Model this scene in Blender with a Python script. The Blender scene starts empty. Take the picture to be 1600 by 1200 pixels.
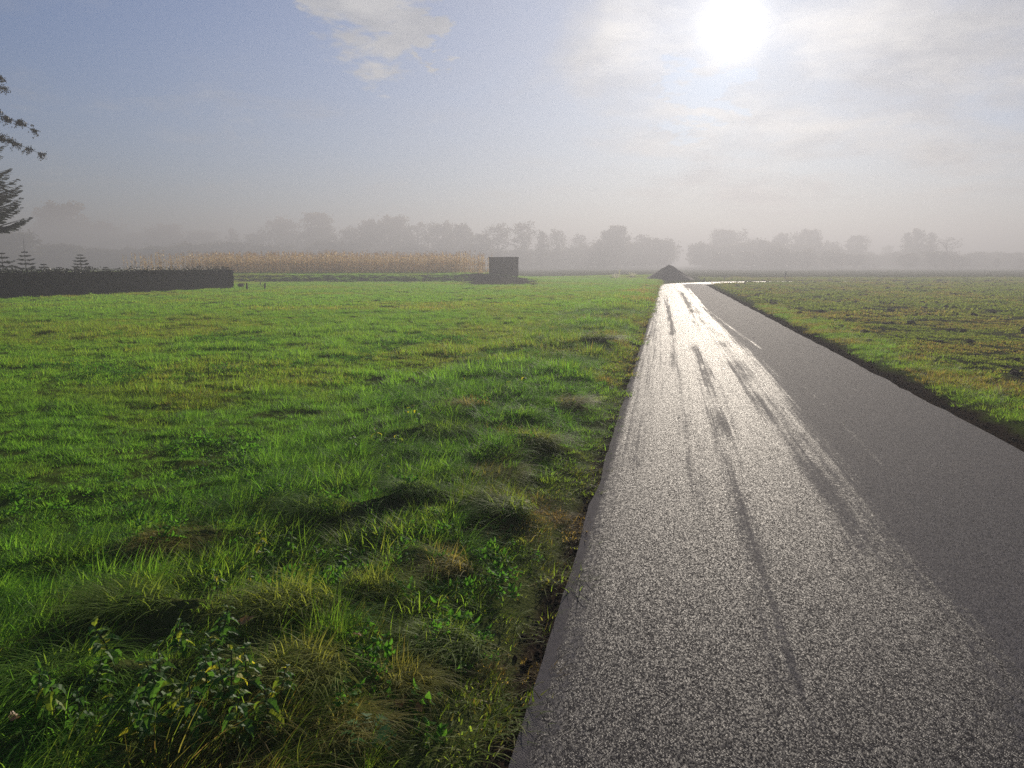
import bpy, math, random
import numpy as np
from mathutils import Vector, Matrix

R = math.radians
scene = bpy.context.scene
COL = scene.collection

# ------------------------------------------------------------------ camera
F_PX, HZ, CAM_H = 1180.0, 413.0, 1.6
PITCH = math.atan((600 - HZ) / F_PX)
cam_d = bpy.data.cameras.new('camera')
cam_d.sensor_width = 36.0
cam_d.lens = 36.0 * F_PX / 1600.0
cam_d.clip_start = 0.05
cam_d.clip_end = 9000
cam = bpy.data.objects.new('camera', cam_d)
COL.objects.link(cam)
cam.location = (0, 0, CAM_H)
cam.rotation_euler = (math.pi / 2 - PITCH, 0, 0)
scene.camera = cam
cT, sT = math.cos(PITCH), math.sin(PITCH)


def ray(px, py):
    x, y = (px - 800) / F_PX, (600 - py) / F_PX
    return np.array([x, cT + y * sT, y * cT - sT])


def P(px, py, z=0.0):
    d = ray(px, py)
    t = (z - CAM_H) / d[2]
    return np.array([d[0] * t, d[1] * t, z])


def PY(px, py, Y):
    d = ray(px, py)
    t = Y / d[1]
    return np.array([d[0] * t, Y, CAM_H + d[2] * t])


# ------------------------------------------------------------------ light
sd = ray(1146, 42)
sd = sd / np.linalg.norm(sd)
SUN_EL = math.asin(sd[2])
SUN_AZ = math.atan2(sd[0], sd[1])           # clockwise from +Y
sun_d = bpy.data.lights.new('sun', 'SUN')
sun_d.energy = 4.5
sun_d.angle = R(0.6)
sun_d.color = (1.0, 0.89, 0.75)
sun = bpy.data.objects.new('sun', sun_d)
COL.objects.link(sun)
sun.location = (0, 0, 60)
sun.rotation_euler = Vector((-sd[0], -sd[1], -sd[2])).to_track_quat('-Z', 'Y').to_euler()

vs = scene.view_settings
vs.view_transform = 'Standard'
vs.look = 'None'
vs.exposure = 1.05
vs.gamma = 1.0
vs.use_curve_mapping = False

world = bpy.data.worlds.new('World')
scene.world = world
world.use_nodes = True


class NT:
    """small helper to write node trees as expressions"""
    def __init__(s, tree):
        s.t = tree
        s.n = tree.nodes
        s.l = tree.links

    def node(s, kind, **kw):
        n = s.n.new(kind)
        for k, v in kw.items():
            setattr(n, k, v)
        return n

    def put(s, sock, v):
        if isinstance(v, bpy.types.NodeSocket):
            s.l.new(v, sock)
        elif v is not None:
            if isinstance(v, (tuple, list)) and sock.type == 'RGBA' and len(v) == 3:
                v = (*v, 1.0)
            sock.default_value = v

    def math(s, op, a, b=None, c=None, clamp=False):
        n = s.node('ShaderNodeMath', operation=op)
        n.use_clamp = clamp
        for i, v in enumerate((a, b, c)):
            if v is not None:
                s.put(n.inputs[i], v)
        return n.outputs[0]

    def vmath(s, op, a, b=None, scale=None):
        n = s.node('ShaderNodeVectorMath', operation=op)
        s.put(n.inputs[0], a)
        if b is not None:
            s.put(n.inputs[1], b)
        if scale is not None:
            s.put(n.inputs['Scale'], scale)
        return n.outputs['Value'] if op in ('DOT_PRODUCT', 'LENGTH') else n.outputs['Vector']

    def mix(s, f, a, b, blend='MIX'):
        n = s.node('ShaderNodeMix', data_type='RGBA', blend_type=blend)
        s.put(n.inputs[0], f)
        s.put(n.inputs[6], a)
        s.put(n.inputs[7], b)
        return n.outputs[2]

    def fmix(s, f, a, b):
        n = s.node('ShaderNodeMix', data_type='FLOAT')
        s.put(n.inputs[0], f)
        s.put(n.inputs[2], a)
        s.put(n.inputs[3], b)
        return n.outputs[0]

    def noise(s, vec, scale=5.0, detail=4.0, rough=0.55, distortion=0.0):
        n = s.node('ShaderNodeTexNoise')
        if vec is not None:
            s.put(n.inputs['Vector'], vec)
        n.inputs['Scale'].default_value = scale
        n.inputs['Detail'].default_value = detail
        n.inputs['Roughness'].default_value = rough
        n.inputs['Distortion'].default_value = distortion
        return n.outputs['Fac']

    def step(s, v, lo, hi):
        n = s.node('ShaderNodeMapRange', interpolation_type='SMOOTHSTEP')
        s.put(n.inputs[0], v)
        n.inputs[1].default_value = lo
        n.inputs[2].default_value = hi
        return n.outputs[0]

    def attr(s, name, kind='GEOMETRY'):
        n = s.node('ShaderNodeAttribute', attribute_type=kind, attribute_name=name)
        return n

    def mapping(s, vec, scale=(1, 1, 1), loc=(0, 0, 0)):
        n = s.node('ShaderNodeMapping')
        s.put(n.inputs['Vector'], vec)
        n.inputs['Scale'].default_value = scale
        n.inputs['Location'].default_value = loc
        return n.outputs[0]


# ---- sky: Nishita air, broken autumn cloud, bright aureole round the veiled sun
w = NT(world.node_tree)
for n in list(w.n):
    w.n.remove(n)
wo = w.node('ShaderNodeOutputWorld')
bg = w.node('ShaderNodeBackground')
SKY_STRENGTH = 0.05
bg.inputs['Strength'].default_value = SKY_STRENGTH
sky = w.node('ShaderNodeTexSky', sky_type='NISHITA')
sky.sun_disc = False
sky.sun_elevation = SUN_EL
sky.sun_rotation = SUN_AZ
sky.air_density = 1.0
sky.dust_density = 0.4
sky.ozone_density = 1.5
tc = w.node('ShaderNodeTexCoord')
D = w.vmath('NORMALIZE', tc.outputs['Generated'])
sep = w.node('ShaderNodeSeparateXYZ')
w.put(sep.inputs[0], D)
dz = w.math('MAXIMUM', sep.outputs[2], 0.02)
# clouds live on a flat layer overhead
inv = w.math('DIVIDE', 1.0, w.math('ADD', dz, 0.16))
cp = w.vmath('SCALE', D, scale=inv)
cloud_n = w.noise(w.mapping(cp, (1.0, 1.0, 0.0), (3.1, 1.7, 0)), 1.7, 8.0, 0.58, 0.25)
cloud_n2 = w.noise(w.mapping(cp, (1.0, 1.0, 0.0), (7.3, 4.2, 0)), 6.5, 7.0, 0.6, 0.2)
dot = w.vmath('DOT_PRODUCT', D, tuple(sd))
dotc = w.math('MINIMUM', w.math('MAXIMUM', dot, 0.0), 1.0)


def dirmask(px, py, deg_in, deg_out):
    d = ray(px, py)
    d = d / np.linalg.norm(d)
    q = w.vmath('DOT_PRODUCT', D, tuple(d))
    q = w.math('ADD', q, w.math('MULTIPLY', w.math('SUBTRACT', cloud_n2, 0.5), 0.012))
    return w.step(q, math.cos(R(deg_out)), math.cos(R(deg_in)))


def mx(*v):
    o = v[0]
    for k in v[1:]:
        o = w.math('MAXIMUM', o, k)
    return o


# banks of cloud: a ragged one high on the left of the sun, a broad veil round and right of it
bank_a = mx(dirmask(585, 20, 0.5, 5.2), dirmask(635, 45, 0.3, 3.2), dirmask(540, -20, 0.3, 4.0))
bank_b = mx(dirmask(1080, 90, 2, 10.5), dirmask(1330, 70, 2, 11), dirmask(1560, 120, 2, 10), dirmask(1200, 200, 2, 9))
cov = w.math('ADD', cloud_n, w.math('ADD', w.math('MULTIPLY', bank_a, 0.48), w.math('MULTIPLY', bank_b, 0.23)))
cmask = w.step(cov, 0.52, 0.90)
gap = dirmask(1098, 150, 0.7, 2.9)
cmask = w.math('MULTIPLY', cmask, w.math('SUBTRACT', 1.0, w.math('MULTIPLY', gap, 0.75)))

halo1 = w.math('POWER', dotc, 14.0)
halo2 = w.math('POWER', dotc, 110.0)
halo3 = w.math('POWER', dotc, 900.0)
core = w.math('MULTIPLY', w.math('POWER', dotc, 2900.0), w.math('ADD', 0.45, w.math('MULTIPLY', cloud_n2, 1.1)))
HZV = w.math('POWER', w.math('SUBTRACT', 1.0, w.math('MINIMUM', dz, 1.0)), 5.0)
base = w.mix(1.0, sky.outputs[0], (0.40, 0.56, 0.86), 'MULTIPLY')
base = w.mix(w.math('MULTIPLY', HZV, 0.30), base, (2.6, 2.6, 2.9))
shade = w.noise(w.mapping(cp, (1, 1, 0), (1.3, 9.2, 0)), 2.6, 5.0, 0.6)
ccol = w.mix(w.step(shade, 0.35, 0.65), (3.6, 3.75, 4.1), (6.2, 6.1, 6.0))
near_sun = w.math('ADD', 1.0, w.math('MULTIPLY', w.math('POWER', dotc, 60.0), 0.9))
ccol = w.vmath('SCALE', ccol, scale=near_sun)
veil = w.math('MULTIPLY', w.math('POWER', dotc, 7.0), w.math('ADD', 0.25, w.math('MULTIPLY', cloud_n, 0.7)))
base = w.mix(w.math('MULTIPLY', w.math('MULTIPLY', veil, 0.62), w.math('SUBTRACT', 1.0, w.math('MULTIPLY', gap, 0.6))), base, (5.2, 4.55, 4.05))
col = w.mix(w.math('MULTIPLY', cmask, 0.85), base, ccol)


def addg(c, f, k, tint):
    g = w.vmath('SCALE', (tint[0] * k, tint[1] * k, tint[2] * k), scale=f)
    return w.vmath('ADD', c, g)


col = addg(col, halo1, 0.7, (1.0, 0.93, 0.86))
col = addg(col, halo2, 1.5, (1.0, 0.90, 0.76))
col = addg(col, halo3, 1.4, (1.0, 0.92, 0.78))
col = addg(col, core, 14.0, (1.0, 0.95, 0.84))
w.put(bg.inputs['Color'], col)
w.l.new(bg.outputs[0], wo.inputs['Surface'])

cy = scene.cycles
cy.use_denoising = False
cy.denoiser = 'OPENIMAGEDENOISE'
cy.denoising_input_passes = 'RGB_ALBEDO_NORMAL'
cy.sampling_pattern = 'BLUE_NOISE'
cy.max_bounces = 8
cy.diffuse_bounces = 6
cy.glossy_bounces = 1
cy.transmission_bounces = 2
cy.transparent_max_bounces = 8
cy.volume_bounces = 2
cy.sample_clamp_indirect = 6.0
cy.caustics_reflective = False
cy.caustics_refractive = False

# ------------------------------------------------------------------ numbers
rng = np.random.default_rng(11)
random.seed(11)


def vnoise(x, y, seed=0):
    x = np.asarray(x, float); y = np.asarray(y, float)
    ix, iy = np.floor(x).astype(np.int64), np.floor(y).astype(np.int64)
    fx, fy = x - ix, y - iy
    fx, fy = fx * fx * (3 - 2 * fx), fy * fy * (3 - 2 * fy)

    def h(a, b):
        q = (a * 374761393 + b * 668265263 + seed * 974634777) & 0xFFFFFFFF
        q = ((q ^ (q >> 13)) * 1274126177) & 0xFFFFFFFF
        return ((q ^ (q >> 16)) & 0xFFFF) / 65535.0
    a, b, c, d = h(ix, iy), h(ix + 1, iy), h(ix, iy + 1), h(ix + 1, iy + 1)
    return (a * (1 - fx) + b * fx) * (1 - fy) + (c * (1 - fx) + d * fx) * fy


def fbm(x, y, seed=0, oct=4):
    s, a, t = 0, 1.0, 0
    for k in range(oct):
        s = s + a * vnoise(x * 2 ** k + 17.3 * k, y * 2 ** k - 9.1 * k, seed + k)
        t += a
        a *= 0.5
    return s / t


def sstep(x, a, b):
    t = np.clip((x - a) / (b - a), 0, 1)
    return t * t * (3 - 2 * t)


# ------------------------------------------------------------------ road line
RW = 3.5
ea, eb = P(797, 1200), P(991, 575)
rd = (eb - ea)[:2]
rd = rd / np.linalg.norm(rd)                 # direction of the road
rr = np.array([rd[1], -rd[0]])               # to its right
E0 = ea[:2] - rd * np.dot(ea[:2], rd)        # foot of the left edge beside the camera


def to_uv(X, Y):
    dx, dy = X - E0[0], Y - E0[1]
    return dx * rr[0] + dy * rr[1], dx * rd[0] + dy * rd[1]


def from_uv(u, v):
    return E0[0] + u * rr[0] + v * rd[0], E0[1] + u * rr[1] + v * rd[1]


# centre line: straight, then a bend to the right into the road across the fields
V_BEND, R_BEND = 60.0, 15.0
ang_end = math.atan2(rd[1], rd[0]) - R(-1.0)     # turn until the road runs along +X
cl_pts, cl_s = [], []
vstep = np.concatenate([np.arange(-6, 1.5, 0.5), np.arange(1.5, 12, 0.05), np.arange(12, 30, 0.12), np.arange(30, V_BEND, 0.3)])
for v in vstep:
    cl_pts.append(from_uv(RW / 2, v)); cl_s.append(v)
a0 = math.atan2(rd[1], rd[0])
cpt = np.array(from_uv(RW / 2, V_BEND)) + rr * R_BEND
n_b = 60
for k in range(n_b + 1):
    a = a0 - ang_end * k / n_b
    cl_pts.append(tuple(cpt + R_BEND * np.array([-math.sin(a), math.cos(a)])))
    cl_s.append(V_BEND + R_BEND * ang_end * k / n_b)
ed = np.array([math.cos(a0 - ang_end), math.sin(a0 - ang_end)])
q0 = np.array(cl_pts[-1]); s0 = cl_s[-1]
for k in range(1, 130):
    t = 0.5 * k * (1 + k / 60)
    cl_pts.append(tuple(q0 + ed * t)); cl_s.append(s0 + t)
cl = np.array(cl_pts); cls_ = np.array(cl_s)
tan = np.gradient(cl, axis=0)
tan /= np.linalg.norm(tan, axis=1)[:, None]
nrm = np.stack([tan[:, 1], -tan[:, 0]], 1)       # right of travel
far_i = np.where(cls_ > 30)[0][::2]


def road_dist(X, Y):
    """metres outside the road's edges (negative on it)"""
    u, v = to_uv(X, Y)
    d = np.abs(u - RW / 2) - RW / 2
    d = np.where(v < V_BEND, d, 1e3)
    far = (Y > 52) & (Y < 110) & (X > -12)
    if np.any(far):
        xf, yf = X[far], Y[far]
        best = np.full(xf.shape, 1e9)
        for i in far_i:
            best = np.minimum(best, (xf - cl[i, 0]) ** 2 + (yf - cl[i, 1]) ** 2)
        d[far] = np.minimum(d[far], np.sqrt(best) - RW / 2)
    return d


# rough grass heaps along the verge (pixel of the foot, radius, height, dryness, turn)
TUSSOCKS = [
    (452, 985, 0.20, 0.15, 0.45, 'dark brown-green humped tussock left of the upright tuft in the verge'),
    (585, 948, 0.15, 0.12, 0.42, 'upright yellow-green tuft with spiky blades in the middle of the verge'),
    (690, 905, 0.17, 0.10, 0.85, 'long orange straw tussock lying flat toward the road'),
    (470, 1085, 0.20, 0.11, 0.50, 'low yellow-green mound above the nettles near the bottom edge'),
    (625, 1075, 0.13, 0.10, 0.70, 'small brown straw tussock beside the orange fallen leaf'),
    (690, 1010, 0.18, 0.10, 0.22, 'bright green combed tussock nearest the road edge in the foreground'),
    (530, 1150, 0.15, 0.08, 0.75, 'matted orange-brown straw tussock at the bottom edge beside the nettles'),
    (790, 815, 0.22, 0.13, 0.30, 'green ridge-shaped tussock with a dark hollow below it'),
    (650, 800, 0.17, 0.08, 0.12, 'dark green bushy tussock at the meadow side of the verge'),
    (760, 755, 0.20, 0.10, 0.70, 'pale yellow tussock with swept blades in mid verge'),
    (500, 815, 0.20, 0.10, 0.10, 'deep green tuft standing in the meadow left of the verge'),
    (840, 705, 0.22, 0.11, 0.35, 'yellow-green tussock near the road about halfway up the lower verge'),
    (740, 655, 0.22, 0.12, 0.92, 'orange-brown dead grass tussock among green tufts'),
    (700, 690, 0.24, 0.14, 0.15, 'dark green tussock just below the orange-brown one'),
    (880, 640, 0.24, 0.10, 0.65, 'straw-coloured tussock close to the road in the middle distance'),
    (820, 585, 0.30, 0.14, 0.08, 'dark green clump at the top of the rough verge'),
    (265, 865, 0.20, 0.04, 0.80, 'flat orange-brown dry patch of grass in the open meadow'),
    (215, 990, 0.20, 0.10, 0.30, 'olive tuft in the meadow at lower left'),
    (110, 1090, 0.22, 0.10, 0.10, 'bright green fresh tuft near the lower left corner'),
    (930, 545, 0.35, 0.14, 0.30, 'farthest rough tussock beside the road on the left'),
]
_rt = np.random.default_rng(5)
TPOS = []
for (px, py, r_, h_, dr, lb) in TUSSOCKS:
    p = P(px, py, 0.08)
    TPOS.append((p[0], p[1], r_ * 1.15, h_ * 1.35, _rt.uniform(-0.5, 0.5)))


def height(X, Y):
    X = np.asarray(X, float); Y = np.asarray(Y, float)
    d = road_dist(X, Y)
    u, v = to_uv(X, Y)
    left = (u < RW / 2) & (Y < 70)
    z = 0.03 * (fbm(X * 0.25, Y * 0.25, 3) - 0.5) * 2
    # meadow: small hummocks
    hum = (fbm(X * 1.7, Y * 2.6, 7, 3) - 0.5)
    z = z + np.where(u < 0, 0.05 + 0.07 * hum, 0.0)
    # rough verge: ridged hummocks from 0.3 to 2.6 m out
    sl = -u
    belt = sstep(sl, 0.30, 0.75) * (1 - sstep(sl, 1.7, 3.2)) * (u < 0) * (1 - sstep(v, 25, 45))
    a = 0.55
    xr, yr = X * math.cos(a) + Y * math.sin(a), -X * math.sin(a) + Y * math.cos(a)
    rid = 1 - np.abs(fbm(xr * 1.1, yr * 2.3, 21, 3) * 2 - 1)
    z = z + belt * (0.02 + 0.24 * np.clip(rid - 0.55, 0, 1) ** 1.0 + 0.06 * (fbm(X * 5, Y * 5, 31, 2) - 0.5))
    for (tx, ty, r_, h_, t_) in TPOS:
        m = (np.abs(X - tx) < 4 * r_) & (np.abs(Y - ty) < 4 * r_)
        if np.any(m):
            dx, dy = X[m] - tx, Y[m] - ty
            ca, sa = math.cos(t_), math.sin(t_)
            ax, ay = dx * ca + dy * sa, -dx * sa + dy * ca
            z[m] += 0.62 * h_ * np.exp(-(ax / (1.1 * r_)) ** 2 - (ay / (0.6 * r_)) ** 2)
    # right-hand field: clods, drill ruts running away at a slant
    ur = u - RW
    fld = sstep(ur, 0.5, 1.8)
    rut = np.abs(((X * 0.93 + Y * 0.37) / 2.6 + 0.25 * fbm(X * .2, Y * .2, 5, 2)) % 1 - 0.5)
    clod = fbm(X * 2.2, Y * 2.2, 51, 4)
    z = np.where(u > RW, z + fld * (0.03 + 0.09 * (clod - 0.5) - 0.035 * (1 - sstep(rut, 0.03, 0.10)))
                 + sstep(ur, 0.15, 0.5) * (1 - sstep(ur, 1.0, 2.2)) * (0.03 + 0.06 * (fbm(X * 2.5, Y * 2.5, 41, 3) - 0.45)), z)
    # low bank across the end of the meadow, fading out toward the road
    bank = sstep(Y + 0.02 * X, 65.5, 69.0) * (1 - sstep(X, -6, 3)) * (1 - sstep(Y, 150, 260))
    z = z + 0.62 * bank
    z = z + 0.18 * sstep(Y, 86.0, 90) * sstep(X, 4, 14) * (1 - sstep(Y, 150, 260))
    # swell the shed stands on
    sx, sy = -1.0, 69.0
    z = z + 0.30 * np.exp(-((X - sx) / 4.0) ** 2 - ((Y - sy) / 4.5) ** 2)
    # road bed
    bed = 1 - sstep(d, 0.0, 0.30)
    z = z * (1 - bed) + bed * np.where(d < -0.02, -0.05, -0.012)
    return z


def hz(x, y):
    return float(height(np.array([x]), np.array([y]))[0])


# ------------------------------------------------------------------ mesh helpers
def mesh_obj(name, verts, faces, mat=None, parent=None, smooth=False, attrs=None, link=True):
    me = bpy.data.meshes.new(name)
    me.from_pydata([tuple(v) for v in verts] if not isinstance(verts, np.ndarray) else verts.tolist(), [],
                   faces if not isinstance(faces, np.ndarray) else faces.tolist())
    if smooth:
        me.polygons.foreach_set('use_smooth', [True] * len(me.polygons))
    if attrs:
        for k, a in attrs.items():
            at = me.attributes.new(k, 'FLOAT', 'POINT')
            at.data.foreach_set('value', np.asarray(a, np.float32))
    me.update()
    if mat:
        me.materials.append(mat)
    o = bpy.data.objects.new(name, me)
    if link:
        COL.objects.link(o)
    if parent:
        o.parent = parent
    return o


def share(name, me, parent=None, loc=(0, 0, 0), rot=(0, 0, 0), scl=(1, 1, 1)):
    o = bpy.data.objects.new(name, me)
    COL.objects.link(o)
    o.parent = parent
    o.location = loc
    o.rotation_euler = rot
    o.scale = scl
    return o


def empty(name, loc=(0, 0, 0), rz=0.0, scl=1.0):
    o = bpy.data.objects.new(name, None)
    COL.objects.link(o)
    o.empty_display_size = 0.2
    o.location = loc
    o.rotation_euler = (0, 0, rz)
    o.scale = (scl, scl, scl) if not isinstance(scl, tuple) else scl
    return o


def tag(o, label=None, cat=None, group=None, kind=None):
    if label: o['label'] = label
    if cat: o['category'] = cat
    if group: o['group'] = group
    if kind: o['kind'] = kind
    return o


class MB:
    """collects verts and faces of one mesh"""
    def __init__(s):
        s.v, s.f = [], []

    def tube(s, pts, rad, n=5, cap=True):
        b = len(s.v)
        pts = [Vector(p) for p in pts]
        m = len(pts)
        ref = Vector((0.31, 0.87, 0.38)).normalized()
        for i, p in enumerate(pts):
            t = (pts[min(i + 1, m - 1)] - pts[max(i - 1, 0)]).normalized()
            a = t.cross(ref)
            if a.length < 1e-3:
                a = t.cross(Vector((1, 0, 0)))
            a.normalize()
            c = t.cross(a)
            for k in range(n):
                th = 2 * math.pi * k / n
                s.v.append(tuple(p + (a * math.cos(th) + c * math.sin(th)) * rad[i]))
        for i in range(m - 1):
            for k in range(n):
                k2 = (k + 1) % n
                s.f.append((b + i * n + k, b + i * n + k2, b + (i + 1) * n + k2, b + (i + 1) * n + k))
        if cap:
            s.f.append(tuple(b + k for k in range(n))[::-1])
            s.f.append(tuple(b + (m - 1) * n + k for k in range(n)))

    def box(s, x0, x1, y0, y1, z0, z1):
        b = len(s.v)
        s.v += [(x0, y0, z0), (x1, y0, z0), (x1, y1, z0), (x0, y1, z0), (x0, y0, z1), (x1, y0, z1), (x1, y1, z1), (x0, y1, z1)]
        s.f += [tuple(b + i for i in q) for q in ((3, 2, 1, 0), (4, 5, 6, 7), (0, 1, 5, 4), (1, 2, 6, 5), (2, 3, 7, 6), (3, 0, 4, 7))]

    def quad(s, c, ax, ay):
        b = len(s.v)
        c, ax, ay = np.asarray(c), np.asarray(ax), np.asarray(ay)
        s.v += [tuple(c - ax - ay), tuple(c + ax - ay), tuple(c + ax + ay), tuple(c - ax + ay)]
        s.f.append((b, b + 1, b + 2, b + 3))

    def build(s, name, mat, parent=None, smooth=False, link=True):
        return mesh_obj(name, s.v, s.f, mat, parent, smooth, link=link)


# ------------------------------------------------------------------ materials
MATS = {}


def new_mat(name):
    m = bpy.data.materials.new(name)
    m.use_nodes = True
    t = NT(m.node_tree)
    for n in list(t.n):
        t.n.remove(n)
    out = t.node('ShaderNodeOutputMaterial')
    MATS[name] = m
    return m, t, out


def principled(t, col, rough=0.7, spec=0.4, bump=None, bstr=0.4, bdist=0.02):
    p = t.node('ShaderNodeBsdfPrincipled')
    t.put(p.inputs['Base Color'], col)
    t.put(p.inputs['Roughness'], rough)
    t.put(p.inputs['Specular IOR Level'], spec)
    if bump is not None:
        b = t.node('ShaderNodeBump')
        b.inputs['Strength'].default_value = bstr
        b.inputs['Distance'].default_value = bdist
        t.put(b.inputs['Height'], bump)
        t.l.new(b.outputs[0], p.inputs['Normal'])
    return p


def simple_mat(name, c1, c2, scale=4.0, rough=0.8, bump=0.3, spec=0.25, bdist=0.02):
    m, t, out = new_mat(name)
    g = t.node('ShaderNodeTexCoord').outputs['Object']
    nz = t.noise(g, scale, 6, 0.6)
    p = principled(t, t.mix(t.step(nz, 0.3, 0.7), c1, c2), rough, spec, nz, bump, bdist)
    t.l.new(p.outputs[0], out.inputs[0])
    return m


def leaf_mat(name, ca, cb, dry=None, transl=0.45, rough=0.45, spec=0.35, use_dry=False, glow=(1.1, 1.1, 0.8)):
    """thin leaf: colour varies per instance, light shines through"""
    m, t, out = new_mat(name)
    oi = t.node('ShaderNodeObjectInfo')
    geo = t.node('ShaderNodeNewGeometry')
    rnd = t.math('FRACT', t.math('ADD', t.math('MULTIPLY', oi.outputs['Random'], 3.7), t.math('MULTIPLY', geo.outputs['Random Per Island'], 0.9)))
    c = t.mix(rnd, ca, cb)
    if use_dry:
        dr = t.attr('dry', 'INSTANCER').outputs['Fac']
        isl = geo.outputs['Random Per Island']
        f = t.step(t.math('ADD', dr, t.math('MULTIPLY', t.math('SUBTRACT', isl, 0.5), 0.5)), 0.35, 0.85)
        strw = t.mix(t.math('FRACT', t.math('MULTIPLY', isl, 7.3)), (0.24, 0.18, 0.065), (0.14, 0.095, 0.035))
        yel = (0.15, 0.18, 0.024)
        c = t.mix(t.step(dr, 0.0, 0.45), c, t.mix(0.55, c, yel))
        c = t.mix(f, c, strw)
    elif dry is not None:
        c = t.mix(t.step(rnd, 1 - dry[1], 1.0), c, dry[0])
    p = principled(t, c, rough, spec)
    tr = t.node('ShaderNodeBsdfTranslucent')
    t.put(tr.inputs['Color'], t.mix(1.0, c, glow, 'MULTIPLY'))
    mixs = t.node('ShaderNodeMixShader')
    mixs.inputs[0].default_value = transl
    t.l.new(p.outputs[0], mixs.inputs[1])
    t.l.new(tr.outputs[0], mixs.inputs[2])
    t.l.new(mixs.outputs[0], out.inputs[0])
    return m


M_grass = leaf_mat('grass_blade', (0.066, 0.180, 0.024), (0.130, 0.255, 0.037), transl=0.55, rough=0.6, spec=0.10, use_dry=True, glow=(2.6, 2.5, 1.4))
M_weed = leaf_mat('field_weed', (0.07, 0.13, 0.025), (0.13, 0.18, 0.04), rough=0.7, spec=0.06, transl=0.5, use_dry=True, glow=(2.2, 2.1, 1.5))
M_nettle = leaf_mat('nettle_leaf', (0.045, 0.120, 0.022), (0.075, 0.165, 0.028), dry=((0.34, 0.33, 0.03), 0.24), transl=0.5, rough=0.6, spec=0.30, glow=(2.2, 2.1, 1.2))
M_stem = simple_mat('plant_stem', (0.07, 0.08, 0.03), (0.12, 0.10, 0.04), 30)
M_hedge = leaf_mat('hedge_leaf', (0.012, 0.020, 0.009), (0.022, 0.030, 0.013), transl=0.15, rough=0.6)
M_crown = leaf_mat('autumn_leaf', (0.055, 0.055, 0.022), (0.11, 0.075, 0.028), transl=0.35, rough=0.6)
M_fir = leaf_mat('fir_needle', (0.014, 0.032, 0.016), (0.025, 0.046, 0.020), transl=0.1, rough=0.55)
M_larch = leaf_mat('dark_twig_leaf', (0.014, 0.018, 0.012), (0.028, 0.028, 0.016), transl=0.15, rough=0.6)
M_maize = leaf_mat('dry_maize_leaf', (0.58, 0.43, 0.21), (0.72, 0.58, 0.33), transl=0.5, rough=0.6, glow=(1.2, 1.15, 1.0))
M_bark = simple_mat('bark', (0.05, 0.04, 0.032), (0.10, 0.082, 0.065), 6.0, 0.9)
M_wood = simple_mat('weathered_wood', (0.10, 0.055, 0.034), (0.15, 0.088, 0.055), 3.0, 0.85)
M_roof = simple_mat('tarred_roof', (0.03, 0.028, 0.028), (0.06, 0.052, 0.048), 2.0, 0.8)
M_post = simple_mat('old_post_wood', (0.06, 0.05, 0.042), (0.12, 0.10, 0.08), 8.0, 0.9)
M_heap = simple_mat('heap_earth', (0.045, 0.032, 0.024), (0.09, 0.065, 0.048), 2.5, 0.95, 0.8, 0.15, 0.08)
M_white = leaf_mat('white_feather', (0.80, 0.79, 0.77), (0.84, 0.83, 0.81), transl=0.6, rough=0.8)
M_beak = simple_mat('orange_beak', (0.55, 0.20, 0.03), (0.45, 0.14, 0.02), 6.0, 0.5)
M_wire = simple_mat('galvanised_wire', (0.20, 0.20, 0.21), (0.30, 0.30, 0.31), 20.0, 0.5)
M_dead = leaf_mat('fallen_leaf', (0.35, 0.15, 0.05), (0.45, 0.24, 0.10), transl=0.35, rough=0.5)
M_clod = simple_mat('soil_clod', (0.030, 0.021, 0.014), (0.07, 0.05, 0.034), 9.0, 0.95, 0.8, 0.03, 0.02)

# ground: earth, thatch, meadow green and bare field by masks of where each lies; the earth mask also holds the shed's painted shadow
M_ground, t, out = new_mat('ground')
g = t.node('ShaderNodeTexCoord').outputs['Object']
n1 = t.noise(g, 0.35, 6, 0.6)
n2 = t.noise(g, 5.0, 8, 0.65)
n3 = t.noise(g, 40.0, 5, 0.6)
green = t.mix(t.step(n1, 0.35, 0.65), (0.050, 0.088, 0.016), (0.085, 0.098, 0.020))
green = t.mix(t.step(n2, 0.35, 0.7), t.mix(0.6, green, (0.05, 0.06, 0.02)), green)
soil = t.mix(t.step(n3, 0.3, 0.7), (0.032, 0.022, 0.015), (0.078, 0.056, 0.036))
fieldc = t.mix(t.step(t.math('ADD', t.math('MULTIPLY', n2, 0.6), t.math('MULTIPLY', n3, 0.4)), 0.38, 0.60), soil, (0.095, 0.120, 0.036))
thatch = t.mix(t.step(n3, 0.35, 0.65), (0.055, 0.07, 0.022), (0.10, 0.115, 0.038))
c = t.mix(t.attr('a_field').outputs['Fac'], green, fieldc)
c = t.mix(t.attr('a_thatch').outputs['Fac'], c, thatch)
c = t.mix(t.attr('a_soil').outputs['Fac'], c, t.mix(t.step(n3, 0.3, 0.7), (0.014, 0.010, 0.008), (0.045, 0.033, 0.024)))  # dark roadside soil, and the painted shadow in front of the shed
p = principled(t, c, 0.95, 0.0, t.math('ADD', t.math('MULTIPLY', n2, 0.5), t.math('MULTIPLY', n3, 0.4)), 0.9, 0.05)
t.l.new(p.outputs[0], out.inputs[0])

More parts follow.
